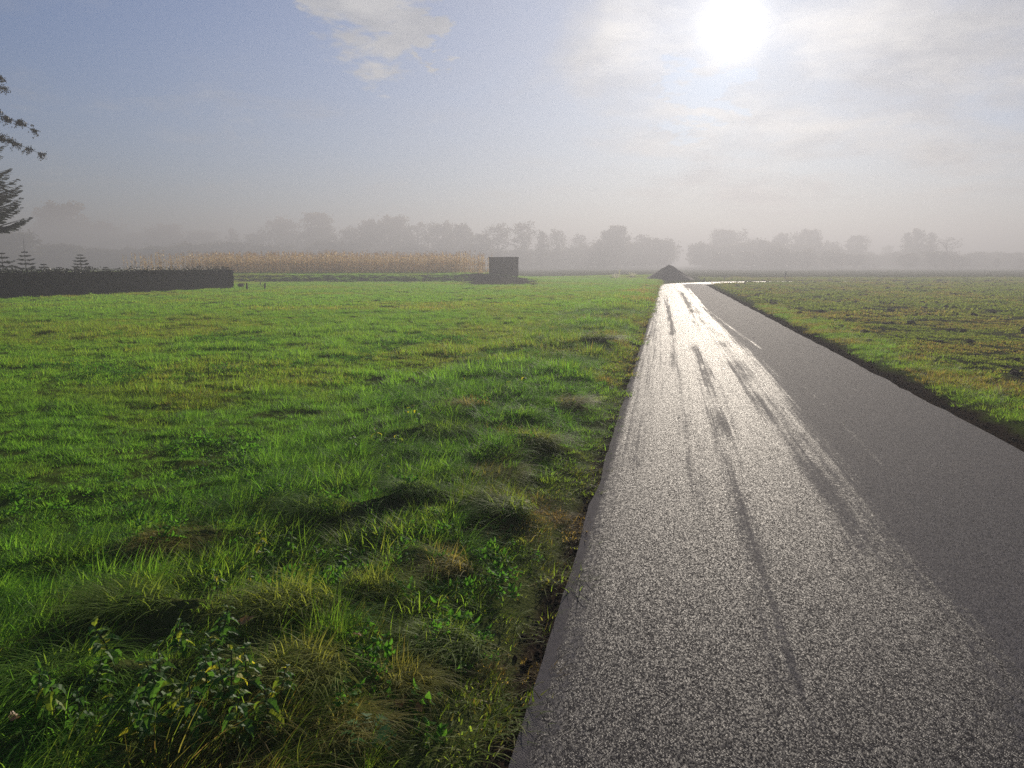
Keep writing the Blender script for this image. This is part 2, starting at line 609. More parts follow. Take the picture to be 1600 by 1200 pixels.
# road: rolled chippings, a wet film on the left two thirds
M_road, t, out = new_mat('road_chippings')
g = t.node('ShaderNodeTexCoord').outputs['Object']
vor = t.node('ShaderNodeTexVoronoi', feature='F1', voronoi_dimensions='2D')
vor.inputs['Scale'].default_value = 200.0
t.put(vor.inputs['Vector'], g)
chip = t.node('ShaderNodeSeparateColor')
t.put(chip.inputs[0], vor.outputs['Color'])
fine = t.noise(g, 160.0, 3, 0.6)
mid = t.noise(g, 26.0, 5, 0.7)
big = t.noise(g, 0.8, 5, 0.6)
ru = t.attr('ru').outputs['Fac']
rv = t.attr('rv').outputs['Fac']
uvv = t.node('ShaderNodeCombineXYZ')
t.put(uvv.inputs[0], t.math('MULTIPLY', ru, 20.0))
t.put(uvv.inputs[1], t.math('MULTIPLY', rv, 0.20))
streak = t.noise(uvv.outputs[0], 1.0, 6, 0.65)
wet0 = t.attr('wet').outputs['Fac']
wv = t.math('ADD', wet0, t.math('ADD', t.math('MULTIPLY', t.math('SUBTRACT', streak, 0.5), 1.25),
                                t.math('MULTIPLY', t.math('SUBTRACT', mid, 0.5), 1.2)))
wet = t.step(wv, 0.30, 0.72)
dryc = t.mix(chip.outputs[0], (0.035, 0.033, 0.036), (0.13, 0.124, 0.132))
dryc = t.mix(t.step(big, 0.3, 0.7), dryc, t.mix(0.3, dryc, (0.11, 0.10, 0.10)))
wetc = t.mix(1.0, dryc, (0.42, 0.41, 0.42), 'MULTIPLY')
edge = t.math('MULTIPLY', t.math('SUBTRACT', 1.0, t.step(t.math('ADD', ru, t.math('MULTIPLY', t.math('SUBTRACT', mid, 0.5), 0.07)), 0.035, 0.075)), 1.0)
c = t.mix(wet, dryc, wetc)
c = t.mix(edge, c, t.mix(mid, (0.06, 0.056, 0.058), (0.14, 0.13, 0.135)))
wetc_m = t.math('MULTIPLY', t.math('MULTIPLY', wet, 0.66), t.step(chip.outputs[1], 0.10, 1.0))
rough = t.fmix(wetc_m, 0.85, t.fmix(fine, 0.34, 0.48))
rough = t.fmix(edge, rough, 0.92)
spec = t.fmix(wetc_m, 0.06, 0.22)
spec = t.fmix(edge, spec, 0.03)
# every chipping lies at its own small tilt
tilt = t.vmath('MULTIPLY', t.vmath('SUBTRACT', vor.outputs['Color'], (0.5, 0.5, 0.5)), (1.0, 1.0, 0.0))
tilt = t.vmath('SCALE', tilt, scale=t.fmix(edge, 1.0, 0.3))
nrm_ = t.vmath('NORMALIZE', t.vmath('ADD', t.node('ShaderNodeNewGeometry').outputs['Normal'], tilt))
bmp = t.node('ShaderNodeBump')
bmp.inputs['Strength'].default_value = 0.7
bmp.inputs['Distance'].default_value = 0.006
t.put(bmp.inputs['Height'], t.math('SUBTRACT', 0.5, vor.outputs['Distance']))
t.put(bmp.inputs['Normal'], nrm_)
p = principled(t, c, rough, spec)
t.l.new(bmp.outputs[0], p.inputs['Normal'])
t.l.new(p.outputs[0], out.inputs[0])

# ------------------------------------------------------------------ ground sheet
def geom(a, b, n):
    return list(np.geomspace(a, b, n))


ul = [-x for x in geom(62, 1500, 26)][::-1] + list(np.arange(-60, -15, 0.5)) + list(np.arange(-15, -4.2, 0.12)) + list(np.arange(-4.2, 0, 0.04))
um = [0.0, 0.06, 0.3, 1.0, 1.75, 2.5, 3.2, 3.44, 3.5]
ur_ = list(np.arange(3.54, 7.5, 0.05)) + list(np.arange(7.5, 18, 0.14)) + list(np.arange(18, 75, 0.5)) + geom(76, 1500, 28)
U = np.array(ul + um + ur_)
V = np.array(list(np.arange(-30, 1.4, 1.2)) + list(np.arange(1.5, 9, 0.04)) + list(np.arange(9, 16, 0.07)) + list(np.arange(16, 36, 0.18)) +
             list(np.arange(36, 100, 0.45)) + geom(101, 2200, 34))
UU, VV = np.meshgrid(U, V)
GX, GY = from_uv(UU.ravel(), VV.ravel())
GZ = height(GX, GY)
nu, nv = len(U), len(V)
ii = (np.arange(nv - 1)[:, None] * nu + np.arange(nu - 1)[None, :]).ravel()
quads = np.stack([ii, ii + 1, ii + nu + 1, ii + nu], 1).astype(np.int32)
me = bpy.data.meshes.new('ground')
me.vertices.add(nu * nv)
me.vertices.foreach_set('co', np.stack([GX, GY, GZ], 1).astype(np.float32).ravel())
me.loops.add(quads.size)
me.loops.foreach_set('vertex_index', quads.ravel())
me.polygons.add(len(quads))
me.polygons.foreach_set('loop_start', np.arange(0, quads.size, 4, dtype=np.int32))
me.polygons.foreach_set('use_smooth', np.ones(len(quads), dtype=bool))
gd = road_dist(GX, GY)
gu, gv = UU.ravel(), VV.ravel()
a_field = np.maximum(sstep(gu, RW + 0.6, RW + 1.8) * (GY < 80), sstep(GY, 84, 87) * (gu > -200) * (GX > -4) * (0.5 + 0.5 * fbm(GX * .1, GY * .1, 4)))
a_soil = (1 - sstep(gd + 0.08 * (vnoise(GX * 4, GY * 4, 9) - .5), 0.05, 0.14)) * (gd < 0.5)
a_soil = np.maximum(a_soil, (gu > RW) * (1 - sstep(gd + 0.16 * (vnoise(GX * 3, GY * 3, 10) - .5), 0.20, 0.40)))
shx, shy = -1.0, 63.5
painted_shadow = np.exp(-((GX - shx) / 4.0) ** 4 - ((GY - shy) / 8.0) ** 4)  # shed's cast shadow, painted into the ground colour as a dark patch
a_soil = np.maximum(a_soil, painted_shadow * 0.8)  # soil mask also carries the shed's painted shadow
a_thatch = (gu < 0) * (1 - sstep(-gu, 0.15, 0.45))
belt = sstep(-gu, 0.3, 0.8) * (1 - sstep(-gu, 1.8, 3.0)) * (gu < 0)
a_thatch = np.clip(a_thatch + belt * 0.6, 0, 1)
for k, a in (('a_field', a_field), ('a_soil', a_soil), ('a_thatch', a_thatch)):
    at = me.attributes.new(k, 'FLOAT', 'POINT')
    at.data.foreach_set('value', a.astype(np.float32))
me.update(); me.validate()
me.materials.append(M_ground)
ground = bpy.data.objects.new('ground', me)
COL.objects.link(ground)
tag(ground, 'flat meadow and bare field ground on both sides of the road', 'ground', kind='structure')

# ------------------------------------------------------------------ road sheet
def track_uv(pix):
    o = []
    for (px, py) in pix:
        p = P(px, py)
        o.append(to_uv(p[0], p[1]))
    o.sort(key=lambda q: q[1])
    return np.array(o)


DULL = [  # dull, dried wheel tracks through the wet film: pixels, half width in m, depth
    ([(1036, 462), (1047, 500), (1054, 550), (1063, 610), (1071, 680), (1078, 730), (1090, 800)], 0.09, 0.75),
    ([(1084, 540), (1100, 590), (1114, 640), (1130, 700), (1160, 800), (1185, 900), (1205, 1000), (1225, 1120)], 0.10, 0.85),
    ([(1096, 560), (1120, 600), (1142, 650), (1150, 690)], 0.05, 0.7),
    ([(1062, 455), (1090, 490), (1120, 530), (1160, 580), (1200, 640), (1260, 720), (1330, 810), (1420, 930)], 0.15, 0.75),
    ([(1024, 480), (1021, 560), (1014, 650), (1000, 740)], 0.06, 0.6),
    ([(1050, 445), (1068, 468), (1085, 490)], 0.12, 0.5),
    ([(1066, 458), (1078, 486), (1092, 520)], 0.07, 0.8),
    ([(1096, 474), (1118, 496), (1152, 528)], 0.08, 0.8),
    ([(1041, 462), (1046, 490), (1052, 525)], 0.06, 0.8),
    ([(1030, 470), (1033, 520), (1034, 580), (1032, 640)], 0.05, 0.5),
    ([(1130, 560), (1165, 610), (1215, 680), (1290, 790), (1350, 880)], 0.07, 0.7),
]
WETL = [  # thin wet lines on the dry side
    ([(1075, 450), (1100, 480), (1130, 505), (1190, 548)], 0.05, 0.55),
    ([(1240, 590), (1300, 650), (1340, 690), (1400, 760)], 0.03, 0.40),
]
BND = track_uv([(1070, 448), (1098, 478), (1150, 530), (1200, 585), (1262, 660), (1335, 745), (1405, 830), (1500, 950), (1600, 1080), (1660, 1200)])
ncol = np.concatenate([np.arange(0, 3.5, 0.045), [3.5]])
pts, ru_, rv_ = [], [], []
for i in range(len(cl)):
    for u in ncol:
        pts.append(cl[i] + nrm[i] * (u - RW / 2)); ru_.append(u); rv_.append(cls_[i])
pts = np.array(pts); ru_ = np.array(ru_); rv_ = np.array(rv_)
wig = 0.010 * (vnoise(rv_ * 1.2, ru_ * 0, 77) - 0.5) * 2
left_side = ru_ < 0.02
right_side = ru_ > 3.48
edge_w = np.where(left_side, 0.06 * (fbm(rv_ * 1.3, rv_ * 0, 3, 4) - 0.5), 0) + np.where(right_side, 0.08 * (fbm(rv_ * 1.6, rv_ * 0, 4, 3) - 0.5), 0)
pts = pts + np.repeat(nrm, len(ncol), 0) * edge_w[:, None]
ub = np.interp(rv_, BND[:, 1], BND[:, 0])
wetm = 0.90 - 0.88 * sstep(ru_ + 0.25 * (fbm(rv_ * 0.5, ru_ * 3, 8) - 0.5), ub - 0.28, ub + 0.24)
wetm = np.where(ru_ < 0.35, wetm * (0.62 + 0.38 * sstep(ru_, 0.05, 0.35)), wetm)
for pix, hw, dep in DULL:
    tr = track_uv(pix)
    uc = np.interp(rv_, tr[:, 1], tr[:, 0]) + 0.08 * (fbm(rv_ * 0.8, rv_ * 0, int(hw * 1000), 3) - 0.5)
    inr = sstep(rv_, tr[0, 1] - 0.3, tr[0, 1] + 0.3) * (1 - sstep(rv_, tr[-1, 1] - 1.0, tr[-1, 1] + 1.0))
    brk = 0.55 + 0.9 * (fbm(rv_ * 0.9, ru_ * 2, int(dep * 100), 3) - 0.35)
    wetm = wetm - inr * dep * 0.60 * np.clip(brk, 0, 1.1) * np.exp(-((ru_ - uc) / hw) ** 2)
for pix, hw, dep in WETL:
    tr = track_uv(pix)
    uc = np.interp(rv_, tr[:, 1], tr[:, 0])
    inr = sstep(rv_, tr[0, 1] - 0.3, tr[0, 1] + 0.3) * (1 - sstep(rv_, tr[-1, 1] - 1.0, tr[-1, 1] + 1.0))
    wetm = wetm + inr * dep * np.exp(-((ru_ - uc) / hw) ** 2)
wetm = np.where(rv_ > V_BEND + 4, 0.9, wetm)
crown_z = 0.012 + 0.018 * (1 - ((ru_ - RW / 2) / (RW / 2)) ** 2)
nc = len(ncol)
nr = len(cl)
ii = (np.arange(nr - 1)[:, None] * nc + np.arange(nc - 1)[None, :]).ravel()
rq = np.stack([ii, ii + 1, ii + nc + 1, ii + nc], 1)
rverts = np.concatenate([pts, crown_z[:, None]], 1)
nb = len(rverts)
hi = rverts.reshape(nr, nc, 3)[:, [0, -1], :].copy()
lo = hi.copy()
lo[:, :, 2] -= 0.07
skirt = np.concatenate([hi.reshape(-1, 3), lo.reshape(-1, 3)])
sf = []
for i in range(nr - 1):
    for q_ in (0, 1):
        a, b = nb + 2 * i + q_, nb + 2 * (i + 1) + q_
        f_ = (a, b, b + 2 * nr, a + 2 * nr)
        sf.append(f_ if q_ == 0 else f_[::-1])
road = mesh_obj('road', np.concatenate([rverts, skirt]), rq[:, ::-1].tolist()[:0] + rq.tolist() + sf, M_road, smooth=True,
                attrs={'wet': np.concatenate([np.clip(wetm, -0.3, 1.2), np.zeros(len(skirt))]),
                       'ru': np.concatenate([ru_, np.full(len(skirt), 1.0)]),
                       'rv': np.concatenate([rv_, np.repeat(cls_, 2), np.repeat(cls_, 2)])})
tag(road, 'narrow grey country road, wet and shining along its left side', 'road', kind='structure')

# ------------------------------------------------------------------ scattering (stuff)
LIB = {}


def lib(name, objs):
    c = bpy.data.collections.new(name)
    for i, o in enumerate(objs):
        o.name = '%s_%02d' % (name, i)
        c.objects.link(o)
    LIB[name] = (c, len(objs))
    return c


def scatter(name, libname, X, Y, Z, rot, scl, idx, dry):
    me = bpy.data.meshes.new(name)
    n = len(X)
    me.vertices.add(n)
    me.vertices.foreach_set('co', np.stack([X, Y, Z], 1).astype(np.float32).ravel())
    a = me.attributes.new('rot', 'FLOAT_VECTOR', 'POINT'); a.data.foreach_set('vector', rot.astype(np.float32).ravel())
    a = me.attributes.new('scl', 'FLOAT_VECTOR', 'POINT'); a.data.foreach_set('vector', scl.astype(np.float32).ravel())
    a = me.attributes.new('idx', 'INT', 'POINT'); a.data.foreach_set('value', idx.astype(np.int32))
    a = me.attributes.new('dry', 'FLOAT', 'POINT'); a.data.foreach_set('value', dry.astype(np.float32))
    me.update()
    o = bpy.data.objects.new(name, me)
    COL.objects.link(o)
    ng = bpy.data.node_groups.new(name, 'GeometryNodeTree')
    ng.interface.new_socket('Geometry', in_out='INPUT', socket_type='NodeSocketGeometry')
    ng.interface.new_socket('Geometry', in_out='OUTPUT', socket_type='NodeSocketGeometry')
    gi = ng.nodes.new('NodeGroupInput'); go = ng.nodes.new('NodeGroupOutput')
    ci = ng.nodes.new('GeometryNodeCollectionInfo')
    ci.inputs['Collection'].default_value = LIB[libname][0]
    ci.inputs['Separate Children'].default_value = True
    ci.inputs['Reset Children'].default_value = True
    ip = ng.nodes.new('GeometryNodeInstanceOnPoints')
    ip.inputs['Pick Instance'].default_value = True

    def na(nm, dt):
        q = ng.nodes.new('GeometryNodeInputNamedAttribute')
        q.data_type = dt
        q.inputs['Name'].default_value = nm
        return q.outputs['Attribute']
    e2r = ng.nodes.new('FunctionNodeEulerToRotation')
    ng.links.new(na('rot', 'FLOAT_VECTOR'), e2r.inputs[0])
    ng.links.new(gi.outputs[0], ip.inputs['Points'])
    ng.links.new(ci.outputs[0], ip.inputs['Instance'])
    ng.links.new(na('idx', 'INT'), ip.inputs['Instance Index'])
    ng.links.new(e2r.outputs[0], ip.inputs['Rotation'])
    ng.links.new(na('scl', 'FLOAT_VECTOR'), ip.inputs['Scale'])
    ng.links.new(ip.outputs[0], go.inputs[0])
    md = o.modifiers.new('scatter', 'NODES')
    md.node_group = ng
    return o


def blades(n, rad, h0, h1, w_, lean, droop, seed, seg=3, comb=None):
    """a clump of tapering grass blades"""
    r = np.random.default_rng(seed)
    V_, F_ = [], []
    for _ in range(n):
        a = r.uniform(0, 2 * math.pi)
        q = rad * math.sqrt(r.uniform())
        b = np.array([q * math.cos(a), q * math.sin(a), -0.01])
        az = a + r.normal(0, 1.0) if comb is None else comb + r.normal(0, 0.7)
        h = r.uniform(h0, h1)
        ln = max(0.02, r.normal(lean, 0.2))
        dr = droop * r.uniform(0.4, 1.4)
        d = np.array([math.cos(az), math.sin(az), 0])
        sidv = np.array([-d[1], d[0], 0])
        tw = r.uniform(-0.6, 0.6)
        sidv = sidv * math.cos(tw) + np.array([0, 0, 1]) * math.sin(tw) * 0.5 + d * math.sin(tw) * 0.5
        ww = w_ * r.uniform(0.7, 1.3)
        base = len(V_)
        p = b.copy(); th = ln
        L = h / seg
        for k in range(seg + 1):
            t_ = k / seg
            wd = ww * (1 - t_ ** 1.6) * 0.5
            if k < seg:
                V_.append(p - sidv * wd); V_.append(p + sidv * wd)
            else:
                V_.append(p)
            p = p + (d * math.sin(th) + np.array([0, 0, math.cos(th)])) * L
            th = min(th + dr / seg, 2.4)
        for k in range(seg - 1):
            F_.append((base + 2 * k, base + 2 * k + 1, base + 2 * k + 3, base + 2 * k + 2))
        F_.append((base + 2 * seg - 2, base + 2 * seg - 1, base + 2 * seg))
    return V_, F_


def clump(name, mat, *a, **k):
    v, f = blades(*a, **k)
    return mesh_obj(name, v, f, mat, link=False)


lib('grass_near', [clump('g', M_grass, 60, 0.085, 0.035, 0.10, 0.0037, 0.55, 1.2, 100 + i) for i in range(5)] +
    [clump('g', M_grass, 26, 0.08, 0.07, 0.16, 0.0036, 0.5, 1.4, 150 + i, seg=4) for i in range(2)])
lib('grass_mid', [clump('g', M_grass, 64, 0.15, 0.04, 0.11, 0.0065, 0.5, 1.0, 200 + i, seg=2) for i in range(5)] +
    [clump('g', M_grass, 24, 0.12, 0.10, 0.20, 0.009, 0.3, 1.0, 250 + i, seg=3) for i in range(2)])
lib('grass_far', [clump('g', M_grass, 70, 0.32, 0.05, 0.13, 0.020, 0.4, 0.8, 300 + i, seg=2) for i in range(5)])
lib('grass_long', [clump('g', M_grass, 56, 0.08, 0.14, 0.34, 0.0034, 0.7, 1.8, 400 + i, seg=5, comb=-1.2 + 0.5 * i) for i in range(5)])


def weed(seed, n, L, wd, rad):
    """a flat rosette of small seedling leaves"""
    r = np.random.default_rng(seed)
    V_, F_ = [], []
    for _ in range(n):
        a = r.uniform(0, 6.283); q = rad * math.sqrt(r.uniform())
        b = np.array([q * math.cos(a), q * math.sin(a), 0.0])
        az = r.uniform(0, 6.283); el = r.uniform(0.3, 1.2)
        d = np.array([math.cos(az) * math.cos(el), math.sin(az) * math.cos(el), math.sin(el)])
        s_ = np.array([-math.sin(az), math.cos(az), 0])
        l = L * r.uniform(0.6, 1.4); w2 = wd * r.uniform(0.6, 1.3)
        i = len(V_)
        V_ += [b, b + d * l * .5 + s_ * w2, b + d * l + np.array([0, 0, -0.25 * l]), b + d * l * .5 - s_ * w2]
        F_ += [(i, i + 1, i + 2), (i, i + 2, i + 3)]
    return V_, F_


lib('weed_near', [mesh_obj('w', *weed(500 + i, 30, 0.06, 0.010, 0.12), M_weed, link=False) for i in range(4)])
lib('weed_far', [mesh_obj('w', *weed(520 + i, 60, 0.10, 0.024, 0.40), M_weed, link=False) for i in range(4)])


def clod(seed):
    r = np.random.default_rng(seed)
    import bmesh
    bm = bmesh.new()
    bmesh.ops.create_icosphere(bm, subdivisions=2, radius=1.0)
    for v in bm.verts:
        n_ = v.co.normalized()
        k = 1 + 0.55 * (vnoise(np.array([n_.x * 2 + seed]), np.array([n_.y * 2 + n_.z * 3.1]), seed)[0] - 0.5)
        v.co = Vector((n_.x * k, n_.y * k, n_.z * k * 0.6))
    me = bpy.data.meshes.new('clod'); bm.to_mesh(me); bm.free()
    me.materials.append(M_clod)
    return bpy.data.objects.new('clod', me)


lib('clods', [clod(i) for i in range(4)])


def sample_region(n, y0, y1, xl, xr):
    """even random points over the ground wedge the camera can see, with a margin"""
    Y = np.sqrt(rng.uniform(y0 ** 2, y1 ** 2, n))
    half = 0.80 * Y + 2.0
    X = rng.uniform(-1, 1, n) * half
    k = (X > xl) & (X < xr)
    return X[k], Y[k]


def area(y0, y1):
    return 0.80 * (y1 ** 2 - y0 ** 2) + 4.0 * (y1 - y0)


def field_points(dens, y0, y1):
    return sample_region(int(dens * area(y0, y1)), max(y0, 0.3), y1, -1e3, 1e3)


def rots(n, tilt=0.12):
    return np.stack([rng.normal(0, tilt, n), rng.normal(0, tilt, n), rng.uniform(0, 6.283, n)], 1)


def meadow_mask(X, Y):
    u, v = to_uv(X, Y)
    return u, (u < 0) & (road_dist(X, Y) > 0.0) & (Y < 96)


def dry_map(X, Y, u):
    """how straw-like the grass is"""
    d0 = 0.24 * sstep(fbm(X * 0.22, Y * 0.30, 61, 4), 0.48, 0.72) + 0.15 * sstep(fbm(X * 1.8, Y * 2.2, 65, 3), 0.58, 0.75)
    vg = sstep(-u, 2.8, 0.4)
    vg = (1 - sstep(-u, 0.5, 2.6))
    d0 = d0 + vg * (0.05 + 0.55 * sstep(fbm(X * 1.1, Y * 1.1, 68, 3), 0.56, 0.74))
    d0 = d0 + 0.18 * (1 - sstep(-u, 0.10, 0.40))
    return d0


def off_tussock(X, Y):
    """1 in the open, near 0 on the crown of a tussock"""
    k = np.ones(len(X))
    for (tx, ty, r_, h_, t_) in TPOS:
        k *= 1 - 0.80 * np.exp(-((X - tx) / (1.0 * r_)) ** 2 - ((Y - ty) / (0.8 * r_)) ** 2)
    return k


for name, ln, y0, y1, dens in (('meadow_grass', 'grass_near', 0.3, 9.5, 360), ('meadow_grass', 'grass_mid', 9.0, 26, 150), ('meadow_grass', 'grass_far', 25, 96, 30)):
    X, Y = field_points(dens, y0, y1)
    u, m = meadow_mask(X, Y)
    m &= rng.uniform(size=len(X)) < (0.45 + 0.55 * sstep(-u, 0.06, 0.25))
    fq = {'grass_near': 8.0, 'grass_mid': 4.5, 'grass_far': 2.2}[ln]
    tuft = 0.6 * vnoise(X * fq, Y * fq * 0.9, 141) + 0.4 * vnoise(X * fq * 2.1, Y * fq * 2.1, 142)
    m &= rng.uniform(size=len(X)) < 0.30 + 0.85 * sstep(tuft, 0.30, 0.65)
    # thin spots where the soil shows
    m &= (fbm(X * 3.2, Y * 4.2, 91, 2) > 0.30) | (rng.uniform(size=len(X)) < 0.25)
    # nothing grows through the shed or the shadow patch painted before it
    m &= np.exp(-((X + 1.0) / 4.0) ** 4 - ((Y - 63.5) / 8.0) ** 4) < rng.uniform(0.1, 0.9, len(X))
    X, Y, u, tuft = X[m], Y[m], u[m], tuft[m]
    n = len(X)
    Z = height(X, Y) - 0.005
    k = LIB[ln][1]
    idx = rng.integers(0, k, n)
    if ln != 'grass_far':      # long-bladed clumps come in patches
        lng = fbm(X * 0.9, Y * 1.2, 72, 3) > 0.60 - 0.10 * (1 - sstep(-u, 1.5, 3.0))
        idx = np.where(lng, rng.integers(5, 7, n), rng.integers(0, 5, n))
    sc = (0.65 + 0.5 * fbm(X * 0.8, Y * 1.1, 75, 3)) * (0.55 + 0.80 * sstep(tuft, 0.25, 0.75)) * rng.uniform(0.8, 1.2, n)
    sc = sc * (1 - 0.25 * sstep(-u, 1.8, 3.2))
    nx, ny = P(260, 1150)[:2]
    sc = sc * off_tussock(X, Y)
    sc = sc * (1 - 0.55 * np.exp(-((X - nx) / 0.55) ** 2 - ((Y - ny) / 0.35) ** 2))
    edge_low = 0.5 + 0.5 * sstep(-u, 0.15, 0.7)
    wide_ = 1.2 if ln != 'grass_far' else 1.0
    scl = np.stack([sc * wide_, sc * wide_, sc * edge_low * rng.uniform(0.7, 1.15, n)], 1)
    o = scatter(name, ln, X, Y, Z, rots(n), scl, idx, dry_map(X, Y, u) + rng.normal(0, 0.08, n) + 0.16 * sstep(Y, 5, 14))
    tag(o, {'grass_near': 'short dewy green meadow grass close to the camera', 'grass_mid': 'green and yellowish meadow grass in the middle distance',
            'grass_far': 'hazy far meadow grass reaching to the bank'}[ln], 'grass', kind='stuff')

def weed2(seed, n, L, wd, rad):
    """small ovate leaves, folded along the midrib"""
    r = np.random.default_rng(seed)
    V_, F_ = [], []
    for _ in range(n):
        a = r.uniform(0, 6.283); q = rad * math.sqrt(r.uniform())
        b = np.array([q * math.cos(a), q * math.sin(a), r.uniform(0, 0.05)])
        az = r.uniform(0, 6.283); el = r.uniform(-0.3, 0.7)
        d = np.array([math.cos(az) * math.cos(el), math.sin(az) * math.cos(el), math.sin(el)])
        s_ = np.array([-math.sin(az), math.cos(az), 0])
        up = np.cross(d, s_) * -1
        l = L * r.uniform(0.6, 1.3); w2 = wd * r.uniform(0.7, 1.2)
        i = len(V_)
        V_ += [b, b + d * l * .3 + s_ * w2 * .9 + up * w2 * .4, b + d * l * .65 + s_ * w2 * .8 + up * w2 * .3, b + d * l - up * l * .15,
               b + d * l * .65 - s_ * w2 * .8 + up * w2 * .3, b + d * l * .3 - s_ * w2 * .9 + up * w2 * .4, b + d * l * .5]
        F_ += [(i, i + 1, i + 6), (i + 1, i + 2, i + 6), (i + 2, i + 3, i + 6), (i + 3, i + 4, i + 6), (i + 4, i + 5, i + 6), (i + 5, i, i + 6)]
    return V_, F_


M_lowleaf = leaf_mat('low_leaf', (0.05, 0.15, 0.02), (0.08, 0.20, 0.026), transl=0.5, rough=0.65, spec=0.06, glow=(2.2, 2.1, 1.2))
lib('low_leaves', [mesh_obj('w', *weed2(560 + i, 22, 0.034, 0.011, 0.07), M_lowleaf, link=False) for i in range(4)])
X, Y = field_points(110, 0.5, 17)
u, m = meadow_mask(X, Y)
m &= road_dist(X, Y) > 0.16
pt_ = fbm(X * 0.8, Y * 0.8, 131, 3) - 0.06 + 0.14 * (1 - sstep(-u, 1.2, 3.0)) - 0.25 * (1 - sstep(-u, 0.1, 0.5))
m &= rng.uniform(size=len(X)) < 0.6 * sstep(pt_, 0.50, 0.68)
X, Y, u = X[m], Y[m], u[m]; n = len(X)
sc = rng.uniform(0.5, 1.1, n)
o = scatter('low_weeds', 'low_leaves', X, Y, height(X, Y) + 0.035 * rng.uniform(0, 1, n), rots(n, 0.25), np.stack([sc, sc, sc * 1.1], 1), rng.integers(0, 4, n), rng.normal(0.0, 0.07, n))
tag(o, 'low broad-leaved weeds mixed into the verge and meadow grass', 'weeds', kind='stuff')

# long combed grass through the rough belt
X, Y = field_points(150, 0.3, 26)
u, m = meadow_mask(X, Y)
bl = sstep(-u, 0.35, 0.8) * (1 - sstep(-u, 1.6, 3.0))
m &= (rng.uniform(size=len(X)) < bl * (0.3 + 0.9 * sstep(fbm(X * 1.3, Y * 1.3, 83, 3), 0.40, 0.62)))
X, Y, u = X[m], Y[m], u[m]
n = len(X)
sc = rng.uniform(0.7, 1.25, n) * off_tussock(X, Y) ** 0.6
rz = 1.0 + 2.2 * (fbm(X * 0.7, Y * 0.7, 88, 2) - 0.5) + rng.normal(0, 0.5, n)
o = scatter('verge_grass', 'grass_long', X, Y, height(X, Y) - 0.01, np.stack([rng.normal(0, .15, n), rng.normal(0, .15, n), rz], 1),
            np.stack([sc, sc, sc * 0.8], 1), rng.integers(0, 5, n), 0.75 * dry_map(X, Y, u) + rng.normal(-0.05, 0.12, n))
tag(o, 'long rank swept-over grass in the rough roadside verge', 'grass', kind='stuff')

# right-hand verge, seedlings and clods
X, Y = field_points(230, 0.3, 30)
u, v = to_uv(X, Y)
q = u - RW
m = (q > 0.22) & (rng.uniform(size=len(X)) < sstep(q + 0.25 * (vnoise(X * 2, Y * 2, 5) - .5), 0.28, 0.5) * (1 - sstep(q, 0.7, 1.7)) * (0.4 + 0.6 * (fbm(X * 2, Y * 2, 14, 2) > 0.42)))
X, Y, u = X[m], Y[m], u[m]; n = len(X)
sc = rng.uniform(0.6, 1.2, n)
o = scatter('verge_grass', 'grass_near', X, Y, height(X, Y) - 0.005, rots(n, 0.2), np.stack([sc * 1.3, sc * 1.3, sc * 0.85], 1), rng.integers(0, 7, n),
            0.25 + 0.45 * sstep(fbm(X * 1.2, Y * 1.2, 15, 3), 0.4, 0.65) + rng.normal(0, .08, n))
tag(o, 'yellow-green grass strip between the road and the bare field', 'grass', kind='stuff')

for ln, y0, y1, dens in (('weed_near', 3, 24, 60), ('weed_far', 22, 88, 13)):
    X, Y = field_points(dens, y0, y1)
    u, v = to_uv(X, Y)
    rut = np.abs(((X * 0.93 + Y * 0.37) / 2.6 + 0.25 * fbm(X * .2, Y * .2, 5, 2)) % 1 - 0.5)
    m = (u > RW + 0.8) & (road_dist(X, Y) > 0.4) & (rng.uniform(size=len(X)) < (0.25 + 0.75 * (fbm(X * 1.2, Y * 1.2, 16, 3) > 0.43)) * (0.08 + 0.92 * sstep(rut, 0.04, 0.16)) * (0.35 + 0.65 * sstep(fbm(X * 2.1, Y * 2.1, 23, 3), 0.40, 0.58)))
    X, Y = X[m], Y[m]; n = len(X)
    sc = rng.uniform(0.6, 1.3, n)
    o = scatter('field_weeds', ln, X, Y, height(X, Y) - 0.003, rots(n, 0.1), np.stack([sc, sc, sc], 1), rng.integers(0, 4, n),
                0.26 + 0.35 * sstep(fbm(X * .5, Y * .5, 18, 3), 0.42, 0.7) + rng.normal(0, .06, n))
    tag(o, 'sparse green seedlings over the bare field ' + ('beside the road' if y0 < 10 else 'farther back'), 'seedlings', kind='stuff')
X, Y = field_points(9, 3, 80)
u, v = to_uv(X, Y)
rut = np.abs(((X * 0.93 + Y * 0.37) / 2.6 + 0.25 * fbm(X * .2, Y * .2, 5, 2)) % 1 - 0.5)
m = (u > RW + 0.9) & (road_dist(X, Y) > 0.4) & (rng.uniform(size=len(X)) < 0.25 + 0.6 * (1 - sstep(rut, 0.03, 0.12)))
X, Y = X[m], Y[m]; n = len(X)
sc = rng.gamma(2.0, 0.016, n) + 0.013 + 0.0007 * Y
o = scatter('soil_clods', 'clods', X, Y, height(X, Y) + sc * 0.15, rots(n, 0.3), np.stack([sc, sc * rng.uniform(.7, 1.3, n), sc], 1), rng.integers(0, 4, n), sc * 0)
tag(o, 'dark clods of turned soil scattered over the right-hand field', 'soil', kind='stuff')
